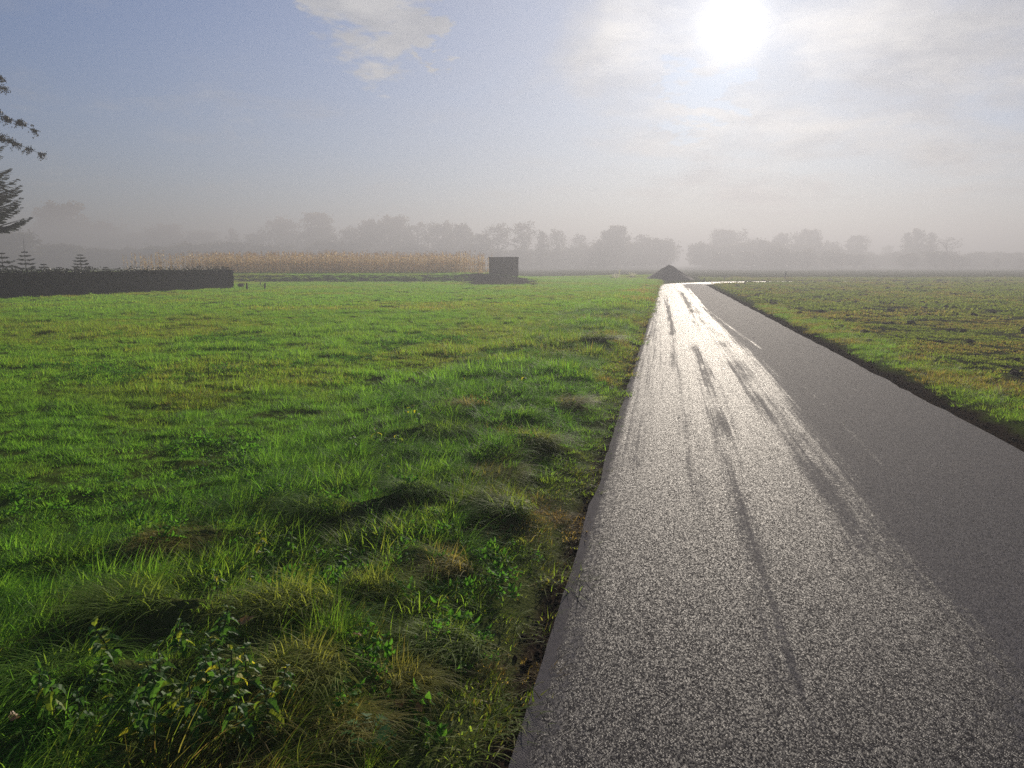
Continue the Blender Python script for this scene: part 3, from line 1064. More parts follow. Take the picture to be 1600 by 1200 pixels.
# crumbs of earth along both road edges
n = 5200
v = rng.uniform(1.2, 30, n) ** 1.0
side = rng.uniform(size=n) < 0.4
off = np.where(side, -rng.gamma(2, 0.022, n) + 0.0, RW + rng.gamma(2, 0.07, n) + 0.02)
X, Y = from_uv(off, v)
sc = rng.gamma(2.0, 0.0022, n) + 0.002
o = scatter('road_edge_crumbs', 'clods', X, Y, height(X, Y) + 0.004, rots(n, 0.5), np.stack([sc, sc, sc], 1), rng.integers(0, 4, n), sc * 0)
tag(o, 'crumbs of dark earth along the road edges', 'soil', kind='stuff')

# ------------------------------------------------------------------ grass tussocks one by one
def tussock_mesh(seed, comb):
    v, f = blades(620, 0.62, 0.55, 1.3, 0.015, 0.75, 1.9, seed, seg=5, comb=comb)
    v2, f2 = blades(120, 0.35, 0.5, 0.9, 0.020, 0.35, 1.0, seed + 1, seg=4)
    b = len(v)
    return [tuple(q) for q in v + v2], f + [tuple(b + i for i in q) for q in f2]


TUS_MATS = {}


def tus_mat(dr):
    k = round(dr, 1)
    if k not in TUS_MATS:
        g1, g2 = np.array([0.06, 0.17, 0.02]), np.array([0.12, 0.24, 0.03])
        s1, s2 = np.array([0.36, 0.23, 0.075]), np.array([0.50, 0.36, 0.13])
        ca = g1 * (1 - k) + s1 * k
        cb = g2 * (1 - k * 0.7) + s2 * k * 0.7
        TUS_MATS[k] = leaf_mat('tussock_blade_%d' % int(k * 10), tuple(ca), tuple(cb), transl=0.5, rough=0.6, spec=0.1, glow=(2.3 - 0.8 * k, 2.1 - 0.8 * k, 1.2))
    return TUS_MATS[k]


for i, ((px, py, _, _, dr, lb), (tx, ty, r_, h_, tr)) in enumerate(zip(TUSSOCKS, TPOS)):
    v, f = tussock_mesh(600 + (i % 5) * 7, [-2.2, -0.9, -2.8, -1.6, -0.3][i % 5])
    o = mesh_obj('grass_tussock', v, f, tus_mat(dr * 0.75))
    s = r_ * 1.15
    o.location = (tx, ty, hz(tx, ty) - 0.03)
    o.scale = (s * 1.15, s * 0.95, max(0.09, h_ * 1.15))
    o.rotation_euler = (0, 0, tr)
    tag(o, lb, 'grass tussock', 'tussocks in the rough verge and meadow')

# ------------------------------------------------------------------ nettles and other weeds
def nettle_leaf():
    n = 7
    V_, F_ = [], []
    prof = [0.0, 0.70, 0.95, 0.90, 0.74, 0.52, 0.28, 0.0]
    for k in range(n + 1):
        y = k / n
        hw = 0.31 * prof[k]
        z = 0.10 * math.sin(y * 3.0) - 0.28 * y * y
        V_.append((0, y, z))
        if 0 < k < n:
            tooth = 1.06 if k % 2 else 0.70
            V_.append((-hw * tooth, y + 0.03, z + 0.10 * prof[k])); V_.append((hw * tooth, y + 0.03, z + 0.10 * prof[k]))
    def ix(k, j):
        return 0 if k == 0 else (3 * (n - 1) + 1 if k == n else 1 + 3 * (k - 1) + j)
    for k in range(n):
        for j in (1, 2):
            a, b, c, d = ix(k, 0), ix(k, j), ix(k + 1, j), ix(k + 1, 0)
            q = [a] + ([b] if k > 0 else []) + ([c] if k + 1 < n else []) + [d]
            F_.append(tuple(q if j == 2 else q[::-1]))
    me = mesh_obj('leaf', V_, F_, M_nettle, link=False).data
    return me


LEAF = nettle_leaf()


ORD = 'first second third fourth fifth sixth seventh eighth ninth tenth eleventh twelfth thirteenth fourteenth fifteenth sixteenth seventeenth eighteenth nineteenth twentieth'.split() + ['twenty-' + q for q in 'first second third fourth fifth sixth seventh eighth'.split()]


def nettle(px, py, hgt, label, group, pairs=5, leaf=0.075, lean=0.25):
    p = P(px, py, 0.08)
    x, y = p[0], p[1]
    root = empty('nettle_plant', (x, y, hz(x, y) - 0.005), random.uniform(0, 6.28))
    tag(root, label, 'weed', group)
    la = random.uniform(-lean, lean)
    top = Vector((hgt * math.sin(la), hgt * math.sin(random.uniform(-lean, lean)), hgt * math.cos(la)))
    mb = MB()
    mb.tube([Vector((0, 0, -0.01)), top * 0.5 + Vector((0.01, 0, 0)), top], [0.0035, 0.003, 0.0018], 5)
    mb.build('stem', M_stem, root)
    for k in range(pairs):
        f = 0.25 + 0.75 * k / (pairs - 1)
        a0_ = (k % 2) * 1.57 + random.uniform(-.3, .3)
        L = leaf * (1.0 - 0.45 * max(0, f - 0.55) / 0.45) * random.uniform(0.85, 1.15)
        for s_ in (0, math.pi):
            share('leaf', LEAF, root, top * f, (random.uniform(-0.75, 0.25) + (0.5 if k == pairs - 1 else 0), random.uniform(-.25, .25), a0_ + s_), (L, L, L))


NET1 = [(60, 1150), (150, 1125), (205, 1165), (262, 1120), (300, 1170), (330, 1095), (352, 1150), (398, 1125), (240, 1195), (120, 1190), (420, 1180), (372, 1195),
        (180, 1085), (290, 1065), (345, 1050), (440, 1140), (90, 1165), (225, 1140), (275, 1150), (325, 1125), (375, 1160), (315, 1195), (165, 1175)]
for i, (px, py) in enumerate(sorted(NET1)):
    nettle(px, py + 10, random.uniform(0.13, 0.22), 'nettle with toothed leaves in the bottom left patch, %s from the left' % ORD[i], 'nettles in the bottom left corner patch', random.choice([7, 8]), random.uniform(0.055, 0.078))
NET2 = [(478, 905), (505, 880), (528, 915), (545, 885), (430, 915), (395, 935), (455, 880), (350, 955), (415, 890)]
for i, (px, py) in enumerate(sorted(NET2)):
    nettle(px, py, random.uniform(0.10, 0.18), 'dark leafy nettle just behind the humped tussock, %s from the left' % ORD[i], 'nettles behind the humped tussock', 6, random.uniform(0.05, 0.065))
NET3 = [(560, 720), (590, 700), (625, 715), (660, 690), (690, 640), (720, 620), (760, 610), (790, 625), (640, 660), (600, 745), (820, 610), (770, 585)]
for i, (px, py) in enumerate(sorted(NET3)):
    nettle(px, py, random.uniform(0.12, 0.22), 'nettle tuft at the meadow edge of the far verge, %s from the left' % ORD[i], 'nettles along the upper verge', 5, random.uniform(0.06, 0.085))

# bright feathery plant at the bottom edge
def frond_plant(px, py):
    p = P(px, py, 0.05)
    root = empty('feathery_plant', (p[0], p[1], hz(p[0], p[1])))
    tag(root, 'bright green feathery plant at the bottom edge left of the road', 'plant')
    for k in range(7):
        a = k * 0.9 + random.uniform(-.2, .2)
        mb = MB()
        L = random.uniform(0.09, 0.14)
        for j in range(9):
            q = (j + 1) / 10
            c = np.array([L * q * math.cos(a), L * q * math.sin(a), 0.09 * math.sin(q * 2.6)])
            w2 = 0.035 * (1 - q) + 0.006
            d = np.array([-math.sin(a), math.cos(a), 0.2])
            for s_ in (-1, 1):
                e = c + s_ * d * w2 + np.array([math.cos(a), math.sin(a), 0]) * w2 * .6
                n_ = np.array([math.cos(a), math.sin(a), 0]) * 0.005
                b = len(mb.v)
                mb.v += [tuple(c - n_), tuple(e), tuple(c + n_ * 1.4)]
                mb.f.append((b, b + 1, b + 2))
        mb.build('frond', M_frond, root)


M_frond = leaf_mat('frond', (0.05, 0.17, 0.03), (0.07, 0.21, 0.035), transl=0.45)
frond_plant(575, 1195)

# fallen leaves
def dead_leaf_mesh(seed):
    r = np.random.default_rng(seed)
    n = 14
    V_ = [(0, 0, 0)]
    for k in range(n):
        a = 2 * math.pi * k / n
        q = (0.6 + 0.4 * abs(math.sin(2.5 * a))) * r.uniform(0.85, 1.1)
        V_.append((q * math.cos(a), 0.72 * q * math.sin(a), 0.45 * q * q * (0.5 + 0.5 * math.sin(a * 2 + seed)) + 0.05 * r.normal()))
    F_ = [(0, 1 + k, 1 + (k + 1) % n) for k in range(n)]
    return V_, F_


FL = [(628, 1112, 0.030, 'curled orange fallen leaf in the dark hollow of the verge'),
      (388, 1030, 0.034, 'pale brown curled leaf lying in front of the humped tussock'),
      (560, 1040, 0.022, 'small tan fallen leaf in the middle of the foreground verge'),
      (30, 1188, 0.028, 'brown fallen leaf in the bottom left corner'),
      (655, 1118, 0.022, 'grey-white dry leaf right beside the curled orange leaf')]
for i, (px, py, s, lb) in enumerate(FL):
    p = P(px, py, 0.09)
    v, f = dead_leaf_mesh(i + 3)
    o = mesh_obj('fallen_leaf', v, f, M_dead, smooth=True)
    o.location = (p[0], p[1], hz(p[0], p[1]) + 0.06)
    o.scale = (s, s, s)
    o.rotation_euler = (random.uniform(-.5, .5), random.uniform(-.5, .5), random.uniform(0, 6))
    tag(o, lb, 'leaf', 'fallen leaves in the verge')

# ------------------------------------------------------------------ clipped hedge
ha, hb = P(366, 452), P(-260, 482)
hdir = (hb - ha)[:2]; hlen = np.linalg.norm(hdir); hdir /= hlen
hnr = np.array([hdir[1], -hdir[0]])
if hnr[1] > 0:
    hnr = -hnr                                    # towards the camera
HH, HT = 1.18, 0.9
root = empty('clipped_hedge', (ha[0], ha[1], hz(ha[0], ha[1])))
tag(root, 'long dark clipped hedge along the left side of the meadow', 'hedge')
r = np.random.default_rng(41)
n = 52000
a = r.uniform(0, hlen, n); face = r.uniform(size=n)
dep = np.where(face < 0.55, r.gamma(1.3, 0.05, n), r.uniform(0, HT, n))
zz = np.where(face < 0.55, r.uniform(0.0, HH, n), np.where(face < 0.85, HH - r.gamma(1.3, 0.05, n), r.uniform(0.1, HH, n)))
endc = face > 0.97
a = np.where(endc, r.gamma(1.3, 0.05, n), a)
bul = 0.10 * (fbm(a * 0.9, zz * 1.3, 5, 3) - 0.5)
top_w = 0.14 * (fbm(a * 1.3, a * 0, 6, 3) - 0.5) + np.where(r.uniform(size=n) < 0.08, r.uniform(0, 0.22, n), 0)
px_ = hdir[0] * a - hnr[0] * (dep + bul)
py_ = hdir[1] * a - hnr[1] * (dep + bul)
pz_ = np.maximum(0.02, zz * (1 + top_w))
ctr = np.stack([px_, py_, pz_], 1)
d1 = r.normal(size=(n, 3)); d1 /= np.linalg.norm(d1, axis=1)[:, None]
d2 = np.cross(d1, r.normal(size=(n, 3))); d2 /= np.linalg.norm(d2, axis=1)[:, None]
sz = r.uniform(0.03, 0.06, n)[:, None]
vv = np.stack([ctr - d1 * sz * 1.2, ctr + d2 * sz * .7, ctr + d1 * sz * 1.2, ctr - d2 * sz * .7], 1).reshape(-1, 3)
ff = np.arange(4 * n).reshape(-1, 4)
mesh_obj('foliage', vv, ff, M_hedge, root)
mb = MB()
ns = 60
for k in range(ns):                               # dark twiggy heart of the hedge
    q = hlen * k / ns
    for _ in range(5):
        c = hdir * (q + r.uniform(0, .6)) - hnr * r.uniform(0.15, HT - 0.15)
        mb.tube([(c[0], c[1], -0.05), (c[0] + r.normal(0, .1), c[1] + r.normal(0, .1), 0.6), (c[0] + r.normal(0, .2), c[1] + r.normal(0, .2), HH - 0.08)], [0.03, 0.022, 0.01], 4)
mb.build('stems', M_bark, root)
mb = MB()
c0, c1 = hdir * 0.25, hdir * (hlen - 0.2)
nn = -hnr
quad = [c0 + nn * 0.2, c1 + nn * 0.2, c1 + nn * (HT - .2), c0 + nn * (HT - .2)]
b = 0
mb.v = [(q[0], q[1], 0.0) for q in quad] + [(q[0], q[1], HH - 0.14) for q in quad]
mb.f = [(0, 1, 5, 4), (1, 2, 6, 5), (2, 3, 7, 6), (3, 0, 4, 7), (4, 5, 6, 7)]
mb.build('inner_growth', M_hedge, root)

# ------------------------------------------------------------------ conifers behind the hedge
def conifer_meshes(seed, H, spread, whorls, per, needle, leader=0.0, droop=0.25, upturn=0.25, y_lo=0.06):
    r = np.random.default_rng(seed)
    trunk, fol = MB(), MB()
    trunk.tube([(0, 0, -0.05), (0, 0, H * 0.6), (0, 0, H)], [H * 0.014 + 0.012, H * 0.009 + 0.006, 0.006], 6)
    if leader:
        trunk.tube([(0, 0, H * 0.98), (0.01, 0, H + leader)], [0.012, 0.005], 4)
    for k in range(whorls):
        f = k / max(1, whorls - 1)
        z = H * (y_lo + (0.97 - y_lo) * f)
        L0 = spread * (1 - f) ** 0.9 + 0.05 * spread
        for j in range(per):
            a = 6.283 * j / per + r.uniform(-.35, .35)
            L = L0 * r.uniform(0.6, 1.2)
            nseg = max(5, int(L / (needle * 0.55)))
            prev = np.array([0, 0, z])
            dirh = np.array([math.cos(a), math.sin(a), 0.0])
            side = np.array([-dirh[1], dirh[0], 0.0])
            bp = []
            for q in range(nseg + 1):
                t_ = q / nseg
                zz_ = z + L * (-droop * math.sin(t_ * 1.7) + upturn * t_ * t_)
                bp.append(np.array([dirh[0] * L * t_, dirh[1] * L * t_, zz_]))
            trunk.tube([tuple(bp[0]), tuple(bp[len(bp) // 2]), tuple(bp[-1])], [0.008 + 0.012 * L, 0.005 + 0.006 * L, 0.003], 4, cap=False)
            for q in range(1, nseg + 1):
                t_ = q / nseg
                w2 = (0.34 * L * (1 - t_) ** 0.8 * min(1, t_ * 4) + needle * 0.6)
                for s_ in (-1, 1):
                    tip = bp[q] + side * s_ * w2 * r.uniform(.7, 1.1) + dirh * w2 * 0.75 + np.array([0, 0, r.normal(-0.10, 0.10) * w2])
                    m_ = max(1, int(w2 / (needle * 0.8)))
                    for h_ in range(m_):
                        c = bp[q] + (tip - bp[q]) * ((h_ + 0.6) / m_)
                        ax = (tip - bp[q]); ax = ax / (np.linalg.norm(ax) + 1e-6) * needle * 0.75
                        ay = np.cross(ax, np.array([r.normal(0, .5), r.normal(0, .5), 1.0])); ay = ay / (np.linalg.norm(ay) + 1e-6) * needle * 0.30
                        fol.quad(c, ax, ay)
    return trunk, fol


def conifer(name, loc, label, seed, H, spread, whorls, per, needle, **kw):
    root = empty(name, loc, random.uniform(0, 6.28))
    tag(root, label, 'fir tree')
    trunk, fol = conifer_meshes(seed, H, spread, whorls, per, needle, **kw)
    trunk.build('trunk', M_bark, root)
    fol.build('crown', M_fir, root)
    return root


def small_fir(px, top, Y, label, seed, spread=0.7, leader=0.0, whorls=8):
    p = PY(px, top, Y)
    g_ = hz(p[0], Y)
    H = p[2] - g_
    conifer('small_fir', (p[0], Y, g_), label, seed, H, spread, 9 + seed % 3, 7, 0.12, leader=leader, droop=0.06, upturn=0.22)


small_fir(38, 392, 46, 'small fir with a long bare leader shoot behind the hedge', 1, 1.15, 0.75)
small_fir(125, 397, 50, 'young fir with open whorled branches alone behind the middle of the hedge', 2, 1.3)
small_fir(68, 412, 47, 'low fir between the tall-leader fir and the lone young fir', 3, 1.1)
small_fir(92, 417, 49, 'lowest fir just peeping over the hedge left of the lone young fir', 4, 0.9)
small_fir(165, 417, 52, 'tiny fir tip showing above the hedge right of the lone young fir', 5, 0.8)
small_fir(2, 394, 44, 'dark fir at the left picture edge behind the hedge', 6, 1.5)

# big spruce whose branches reach in at the left edge
p = PY(-92, 200, 38)
conifer('spruce_tree', (p[0], 38, 0.0), 'tall dark spruce reaching in from the left picture edge', 9, 14.6, 3.15, 40, 8, 0.15, droop=0.20, upturn=0.30, y_lo=0.25)

# airy tree above the spruce: limbs sweep out and down to the right
tp = PY(-190, 200, 31)
root = empty('airy_tree', (tp[0], 31, 0.0))
tag(root, 'airy thin-leaved tree with drooping branch ends at the upper left edge', 'tree')
tr_, cr_ = MB(), MB()
r = np.random.default_rng(77)
TH = 15.0
tr_.tube([(0, 0, -0.1), (0.1, 0, 5), (-0.1, 0.1, 10), (0, 0, TH)], [0.28, 0.22, 0.12, 0.03], 8)
limbs = []
for (ex, ey) in ((58, 243), (50, 206), (8, 142), (20, 226), (2, 178), (30, 198), (-10, 120)):
    e = PY(ex, ey, 31) - np.array([tp[0], 31, 0.0])
    e[1] += r.uniform(-0.5, 0.5)
    limbs.append((np.array([0, 0, e[2] + 0.6]), e))
for k in range(26):
    a = r.uniform(1.2, 5.6); L = r.uniform(2.0, 5.0); z = r.uniform(4, 14)
    limbs.append((np.array([0, 0, z]), np.array([L * math.cos(a), L * math.sin(a), z - 0.5 + r.normal(0, .4)])))
for s_, e in limbs:
    bp = []
    for q in range(13):
        t_ = q / 12
        bp.append(s_ + (e - s_) * t_ + np.array([0, 0, 0.9 * math.sin(t_ * 3.0) * 0.8]) + r.normal(0, 0.03, 3))
    tr_.tube([tuple(b_) for b_ in bp[::2]], [0.07, 0.055, 0.042, 0.03, 0.022, 0.014, 0.006], 5, cap=False)
    for q in range(3, 13):
        for _ in range(13):
            d = r.normal(size=3); d[2] = d[2] * 0.5 - 0.25
            d += (e - s_) / np.linalg.norm(e - s_) * 0.9
            d /= np.linalg.norm(d)
            L = r.uniform(0.25, 0.65) * (1.15 - q / 16)
            b0 = bp[q] + r.normal(0, .03, 3)
            t1 = b0 + d * L + np.array([0, 0, -0.08])
            tr_.tube([tuple(b0), tuple(t1)], [0.008, 0.003], 3, cap=False)
            for _k in range(9):
                c = b0 + (t1 - b0) * r.uniform(0.15, 1.05) + r.normal(0, 0.045, 3)
                a1 = r.normal(size=3); a1 /= np.linalg.norm(a1)
                a2 = np.cross(a1, r.normal(size=3)); a2 /= np.linalg.norm(a2)
                cr_.quad(c, a1 * 0.026, a2 * 0.016)
tr_.build('trunk', M_bark, root)
cr_.build('crown', M_larch, root)

# ------------------------------------------------------------------ broadleaf trees of the hazy wood edge
def tree_mesh(seed, H, shape, dens, leaf, n_limb=26):
    """unit trees, height H; shape(t) gives crown radius at height fraction t"""
    r = np.random.default_rng(seed)
    tr, cr = MB(), MB()
    lean = r.normal(0, 0.02, 2) * H
    def axis(t_):
        return np.array([lean[0] * t_ * t_ + 0.12 * math.sin(4 * t_ + seed), lean[1] * t_ * t_, H * t_])
    tr.tube([tuple(axis(t_)) for t_ in (0, .2, .4, .6, .8, .97)], [H * .022, H * .017, H * .013, H * .009, H * .005, H * .002], 6)
    for k in range(n_limb):
        t0 = 0.10 + 0.84 * ((k + r.uniform()) / n_limb)
        a = 2.4 * k + r.uniform(-.5, .5)
        Rr = shape(min(0.99, t0 + 0.06)) * H * r.uniform(0.70, 1.12)
        s_ = axis(t0)
        rise = Rr * r.uniform(0.35, 0.85)
        e = s_ + np.array([Rr * math.cos(a), Rr * math.sin(a), rise])
        e[2] = min(e[2], H * 1.0)
        mids = [s_ + (e - s_) * q + np.array([0, 0, 0.10 * Rr * math.sin(q * 3.1)]) + r.normal(0, 0.03 * Rr + 0.02, 3) for q in (0, .33, .66, 1.0)]
        tr.tube([tuple(m) for m in mids], [H * .006, H * .0045, H * .003, H * .0012], 4, cap=False)
        for j in range(5):
            q = r.uniform(0.3, 1.0)
            b0 = s_ + (e - s_) * q
            d = r.normal(size=3); d[2] = abs(d[2]) * 0.7; d /= np.linalg.norm(d)
            L = Rr * r.uniform(0.22, 0.5) + 0.2
            t1 = b0 + d * L
            t1[2] = min(t1[2], H * 1.04)
            tr.tube([tuple(b0), tuple((b0 + t1) / 2 + r.normal(0, .05, 3)), tuple(t1)], [H * .002 + .004, H * .0014 + .003, 0.004], 3, cap=False)
            for _ in range(2):
                d3 = d + r.normal(0, .6, 3); d3 /= np.linalg.norm(d3)
                t2 = b0 + (t1 - b0) * r.uniform(.4, .9); t3 = t2 + d3 * L * .5
                tr.tube([tuple(t2), tuple(t3)], [0.014, 0.005], 3, cap=False)
            m = int(dens * r.uniform(0.3, 1.6))
            cl_r = L * 0.55 + 0.15
            for _ in range(m):
                c = b0 + (t1 - b0) * r.uniform(0.2, 1.1) + r.normal(0, cl_r * 0.55, 3)
                a1 = r.normal(size=3); a1 /= np.linalg.norm(a1)
                a2 = np.cross(a1, r.normal(size=3)); a2 /= np.linalg.norm(a2)
                s2 = leaf * r.uniform(0.6, 1.4)
                cr.quad(c, a1 * s2, a2 * s2 * 0.6)
    return tr, cr


def sh_round(t):
    return 0.36 * math.sqrt(max(0.02, 1 - ((t - 0.55) / 0.47) ** 2))


def sh_oval(t):
    return 0.24 * math.sqrt(max(0.02, 1 - ((t - 0.55) / 0.48) ** 2))


def sh_poplar(t):
    return 0.11 * math.sqrt(max(0.03, 1 - ((t - 0.5) / 0.52) ** 2))


def sh_spread(t):
    return 0.46 * math.sqrt(max(0.02, 1 - ((t - 0.62) / 0.40) ** 2))


def sh_bush(t):
    return 0.60 * math.sqrt(max(0.05, 1 - ((t - 0.4) / 0.62) ** 2))


KINDS = {}
for nm, args in {'round': (1, 12.0, sh_round, 40, 0.22), 'round_b': (2, 12.0, sh_round, 30, 0.21), 'oval': (3, 13.0, sh_oval, 34, 0.20),
                 'thin': (4, 12.0, sh_oval, 11, 0.16), 'poplar': (5, 13.0, sh_poplar, 16, 0.16), 'spread': (6, 11.0, sh_spread, 30, 0.22),
                 'bare': (7, 9.0, sh_spread, 2, 0.09), 'bush': (8, 5.0, sh_bush, 34, 0.18)}.items():
    a_, b_ = tree_mesh(*args, n_limb=(30 if nm != 'bush' else 18))
    KINDS[nm] = (a_.build('trunk', M_bark, link=False).data, b_.build('crown', M_crown, link=False).data, args[1])


def far_tree(px, top, dist, kind, label, wide=1.0, group='trees of the hazy wood edge'):
    p = PY(px, top, dist)
    g_ = hz(p[0], dist)
    tm, cm, H0 = KINDS[kind]
    s = (p[2] - g_) / H0
    root = empty('broadleaf_tree' if kind != 'bush' else 'field_bush', (p[0], dist, g_ - 0.05), random.uniform(0, 6.28), (s * wide * 1.25, s * wide * 1.25, s))
    tag(root, label, 'tree' if kind != 'bush' else 'bush', group)
    share('trunk', tm, root)
    share('crown', cm, root)


W = 'in the hazy wood edge'
FT = [
    (22, 366, 190, 'spread', 1.1, 'reddish hazy tree at the far left behind the small firs'),
    (92, 322, 430, 'round', 1.0, 'palest tall tree fading into fog above the lone young fir'),
    (160, 352, 420, 'round_b', 1.1, 'very faint round tree in fog left of the maize'),
    (215, 368, 400, 'spread', 1.0, 'faint low tree above the left end of the maize'),
    (258, 354, 340, 'round', 1.0, 'pale blocky tree standing over the thin left end of the maize'),
    (318, 366, 330, 'spread', 0.9, 'pale low rounded tree right of the blocky one ' + W),
    (364, 356, 310, 'poplar', 1.0, 'narrow pale tree beside the gap over the maize'),
    (400, 366, 300, 'oval', 1.0, 'small pale tree just right of the gap over the maize'),
    (440, 346, 290, 'round_b', 1.0, 'broad pale tree left of the tallest tree ' + W),
    (478, 362, 270, 'oval', 0.9, 'short tree tucked against the left of the tallest tree'),
    (503, 333, 255, 'oval', 1.0, 'tallest round-topped tree ' + W),
    (548, 360, 250, 'round_b', 0.9, 'low tree right of the tallest tree ' + W),
    (578, 348, 240, 'round', 0.8, 'dense domed tree, left one of the pair over the maize middle'),
    (612, 342, 235, 'round', 0.9, 'dense domed tree, highest of the pair over the maize middle'),
    (652, 350, 235, 'thin', 1.3, 'open-crowned tree right of the domed pair ' + W),
    (690, 352, 225, 'round_b', 0.8, 'ragged brownish tree left of the shed, two trees away'),
    (722, 354, 215, 'round', 0.8, 'rounded brownish tree just left of the shed roof'),
    (752, 366, 210, 'oval', 0.9, 'short tree peeping up directly left of the shed'),
    (778, 352, 205, 'thin', 1.1, 'see-through tree standing right above the shed'),
    (817, 349, 205, 'thin', 1.2, 'taller see-through tree just right of the shed'),
    (846, 360, 205, 'poplar', 1.2, 'slim see-through tree, second right of the shed'),
    (870, 361, 205, 'thin', 1.0, 'airy tree, third right of the shed'),
    (905, 368, 220, 'thin', 1.0, 'low airy tree midway between shed and earth heap'),
    (948, 360, 205, 'oval', 1.0, 'left half of the twin crowns before the earth heap'),
    (970, 353, 205, 'oval', 0.9, 'right, higher half of the twin crowns before the earth heap'),
    (1003, 368, 215, 'thin', 1.0, 'thin tree on the right flank of the twin crowns'),
    (1030, 376, 215, 'thin', 1.1, 'small thin tree directly over the earth heap'),
    (1100, 382, 260, 'round_b', 0.9, 'faint low tree above the bend of the road'),
    (1137, 364, 240, 'spread', 0.8, 'flat-topped hazy tree right of the bend'),
    (1178, 376, 245, 'round_b', 0.9, 'hazy brown tree right of the flat-topped one'),
    (1222, 368, 235, 'round', 0.8, 'broad brown tree, left of the big hazy pair'),
    (1262, 362, 235, 'round', 0.9, 'broad brown tree, right of the big hazy pair'),
    (1298, 380, 240, 'round_b', 0.8, 'sloping low tree at the right end of the big hazy pair'),
    (1340, 368, 240, 'oval', 1.0, 'single dark round tree in the gap of the right-hand wood'),
    (1386, 384, 300, 'oval', 0.9, 'palest small tree between the round tree and the poplars'),
    (1420, 362, 225, 'poplar', 1.1, 'left and thinnest of the three slim poplars'),
    (1437, 356, 220, 'poplar', 1.4, 'middle and tallest of the three slim poplars'),
    (1456, 362, 222, 'poplar', 1.2, 'right of the three slim poplars'),
    (1481, 373, 170, 'bare', 1.0, 'bare gnarled tree right of the three poplars'),
    (1558, 404, 190, 'round', 0.8, 'tiny round-headed tree on the far right field edge'),
    (1598, 403, 185, 'oval', 0.9, 'small tree cut off by the right picture edge'),
]
for (px, top, dist, kind, wide, lb) in FT:
    far_tree(px, top, dist * 1.3, kind, lb, wide)
FB = [(1130, 398, 200), (1175, 396, 195), (1215, 393, 190), (1255, 394, 190), (1300, 397, 192), (1335, 400, 195), (1420, 399, 190), (1465, 397, 185), (1500, 403, 190)]
for i, (px, top, dist) in enumerate([(a, b, c * 1.25) for a, b, c in FB]):
    far_tree(px, top, dist, 'bush', ['leftmost bush', 'second bush', 'third bush', 'fourth bush', 'fifth bush', 'sixth bush', 'seventh bush', 'eighth bush', 'rightmost bush'][i] +
             ' of the hazy row right of the road bend', 1.0, 'bushes in front of the right-hand wood')
# undergrowth that closes the view under the crowns: one fused mass
bm_, cm_, H0 = KINDS['bush']
lib('undergrowth_lib', [bpy.data.objects.new('u', cm_)])
n = 820
d_ = rng.uniform(270, 380, n); pxs = rng.uniform(-250, 1850, n)
pxs = np.where((pxs > 1040) & (pxs < 1090), pxs - 200, pxs)
X = (pxs - 800) / F_PX * d_ * 1.0
sc = (0.75 + 0.9 * fbm(pxs * 0.012, pxs * 0, 33, 3)) * rng.uniform(0.85, 1.4, n) * np.where(pxs > 1350, 0.62, 1.0)
o = scatter('wood_undergrowth', 'undergrowth_lib', X, d_, height(X, d_) - 0.3, rots(n, 0.03), np.stack([sc, sc, sc], 1), np.zeros(n), sc * 0)
tag(o, 'dense hazy undergrowth beneath the far trees', 'undergrowth', kind='stuff')

# ------------------------------------------------------------------ standing maize
def maize(seed):
    r = np.random.default_rng(seed)
    mb = MB()
    H = 2.0 * r.uniform(0.92, 1.08)
    ben = r.normal(0, 0.06, 2)
    ax = lambda q: np.array([ben[0] * q * q, ben[1] * q * q, H * 0.92 * q])
    mb.tube([tuple(ax(q)) for q in (0, .5, 1.0)], [0.014, 0.011, 0.006], 5)
    for k in range(9):
        q = 0.12 + 0.8 * k / 8
        a = (k % 2) * math.pi + r.normal(0, .5)
        d = np.array([math.cos(a), math.sin(a), 0]); s_ = np.array([-d[1], d[0], 0])
        L = r.uniform(0.35, 0.6); p_ = ax(q); th = r.uniform(0.4, 0.8)
        b = len(mb.v)
        for j in range(5):
            wd = 0.028 * (1 - (j / 4) ** 2) + 0.003
            mb.v += [tuple(p_ - s_ * wd), tuple(p_ + s_ * wd)]
            p_ = p_ + (d * math.sin(th) + np.array([0, 0, math.cos(th)])) * L / 4
            th += r.uniform(0.5, 0.8)
        for j in range(4):
            mb.f.append((b + 2 * j, b + 2 * j + 1, b + 2 * j + 3, b + 2 * j + 2))
    e = ax(0.55)
    mb.tube([tuple(e), tuple(e + np.array([0.06, 0.0, 0.10])), tuple(e + np.array([0.09, 0, 0.2]))], [0.015, 0.03, 0.012], 5)
    for k in range(7):                    # tassel
        a = r.uniform(0, 6.28); t0 = ax(1.0)
        t1 = t0 + np.array([0.10 * math.cos(a), 0.10 * math.sin(a), 0.16 + 0.05 * r.normal()])
        mb.tube([tuple(t0), tuple(t1)], [0.006, 0.004], 3)
    return mb


MZ = [maize(800 + i).build('maize', M_maize, link=False) for i in range(6)]
lib('maize_lib', MZ)
mx0, mx1 = PY(285, 430, 76)[0], PY(772, 430, 76)[0]
rows, xs, ys = 16, [], []
for k in range(rows):
    y = 76 + 0.75 * k
    x = np.arange(mx0 - 0.06 * k, mx1 - 0.3 * k, 0.17)
    x = x + rng.normal(0, 0.06, len(x))
    x = x[rng.uniform(size=len(x)) < 0.78]
    xs.append(x); ys.append(np.full(len(x), y) + rng.normal(0, .05, len(x)))
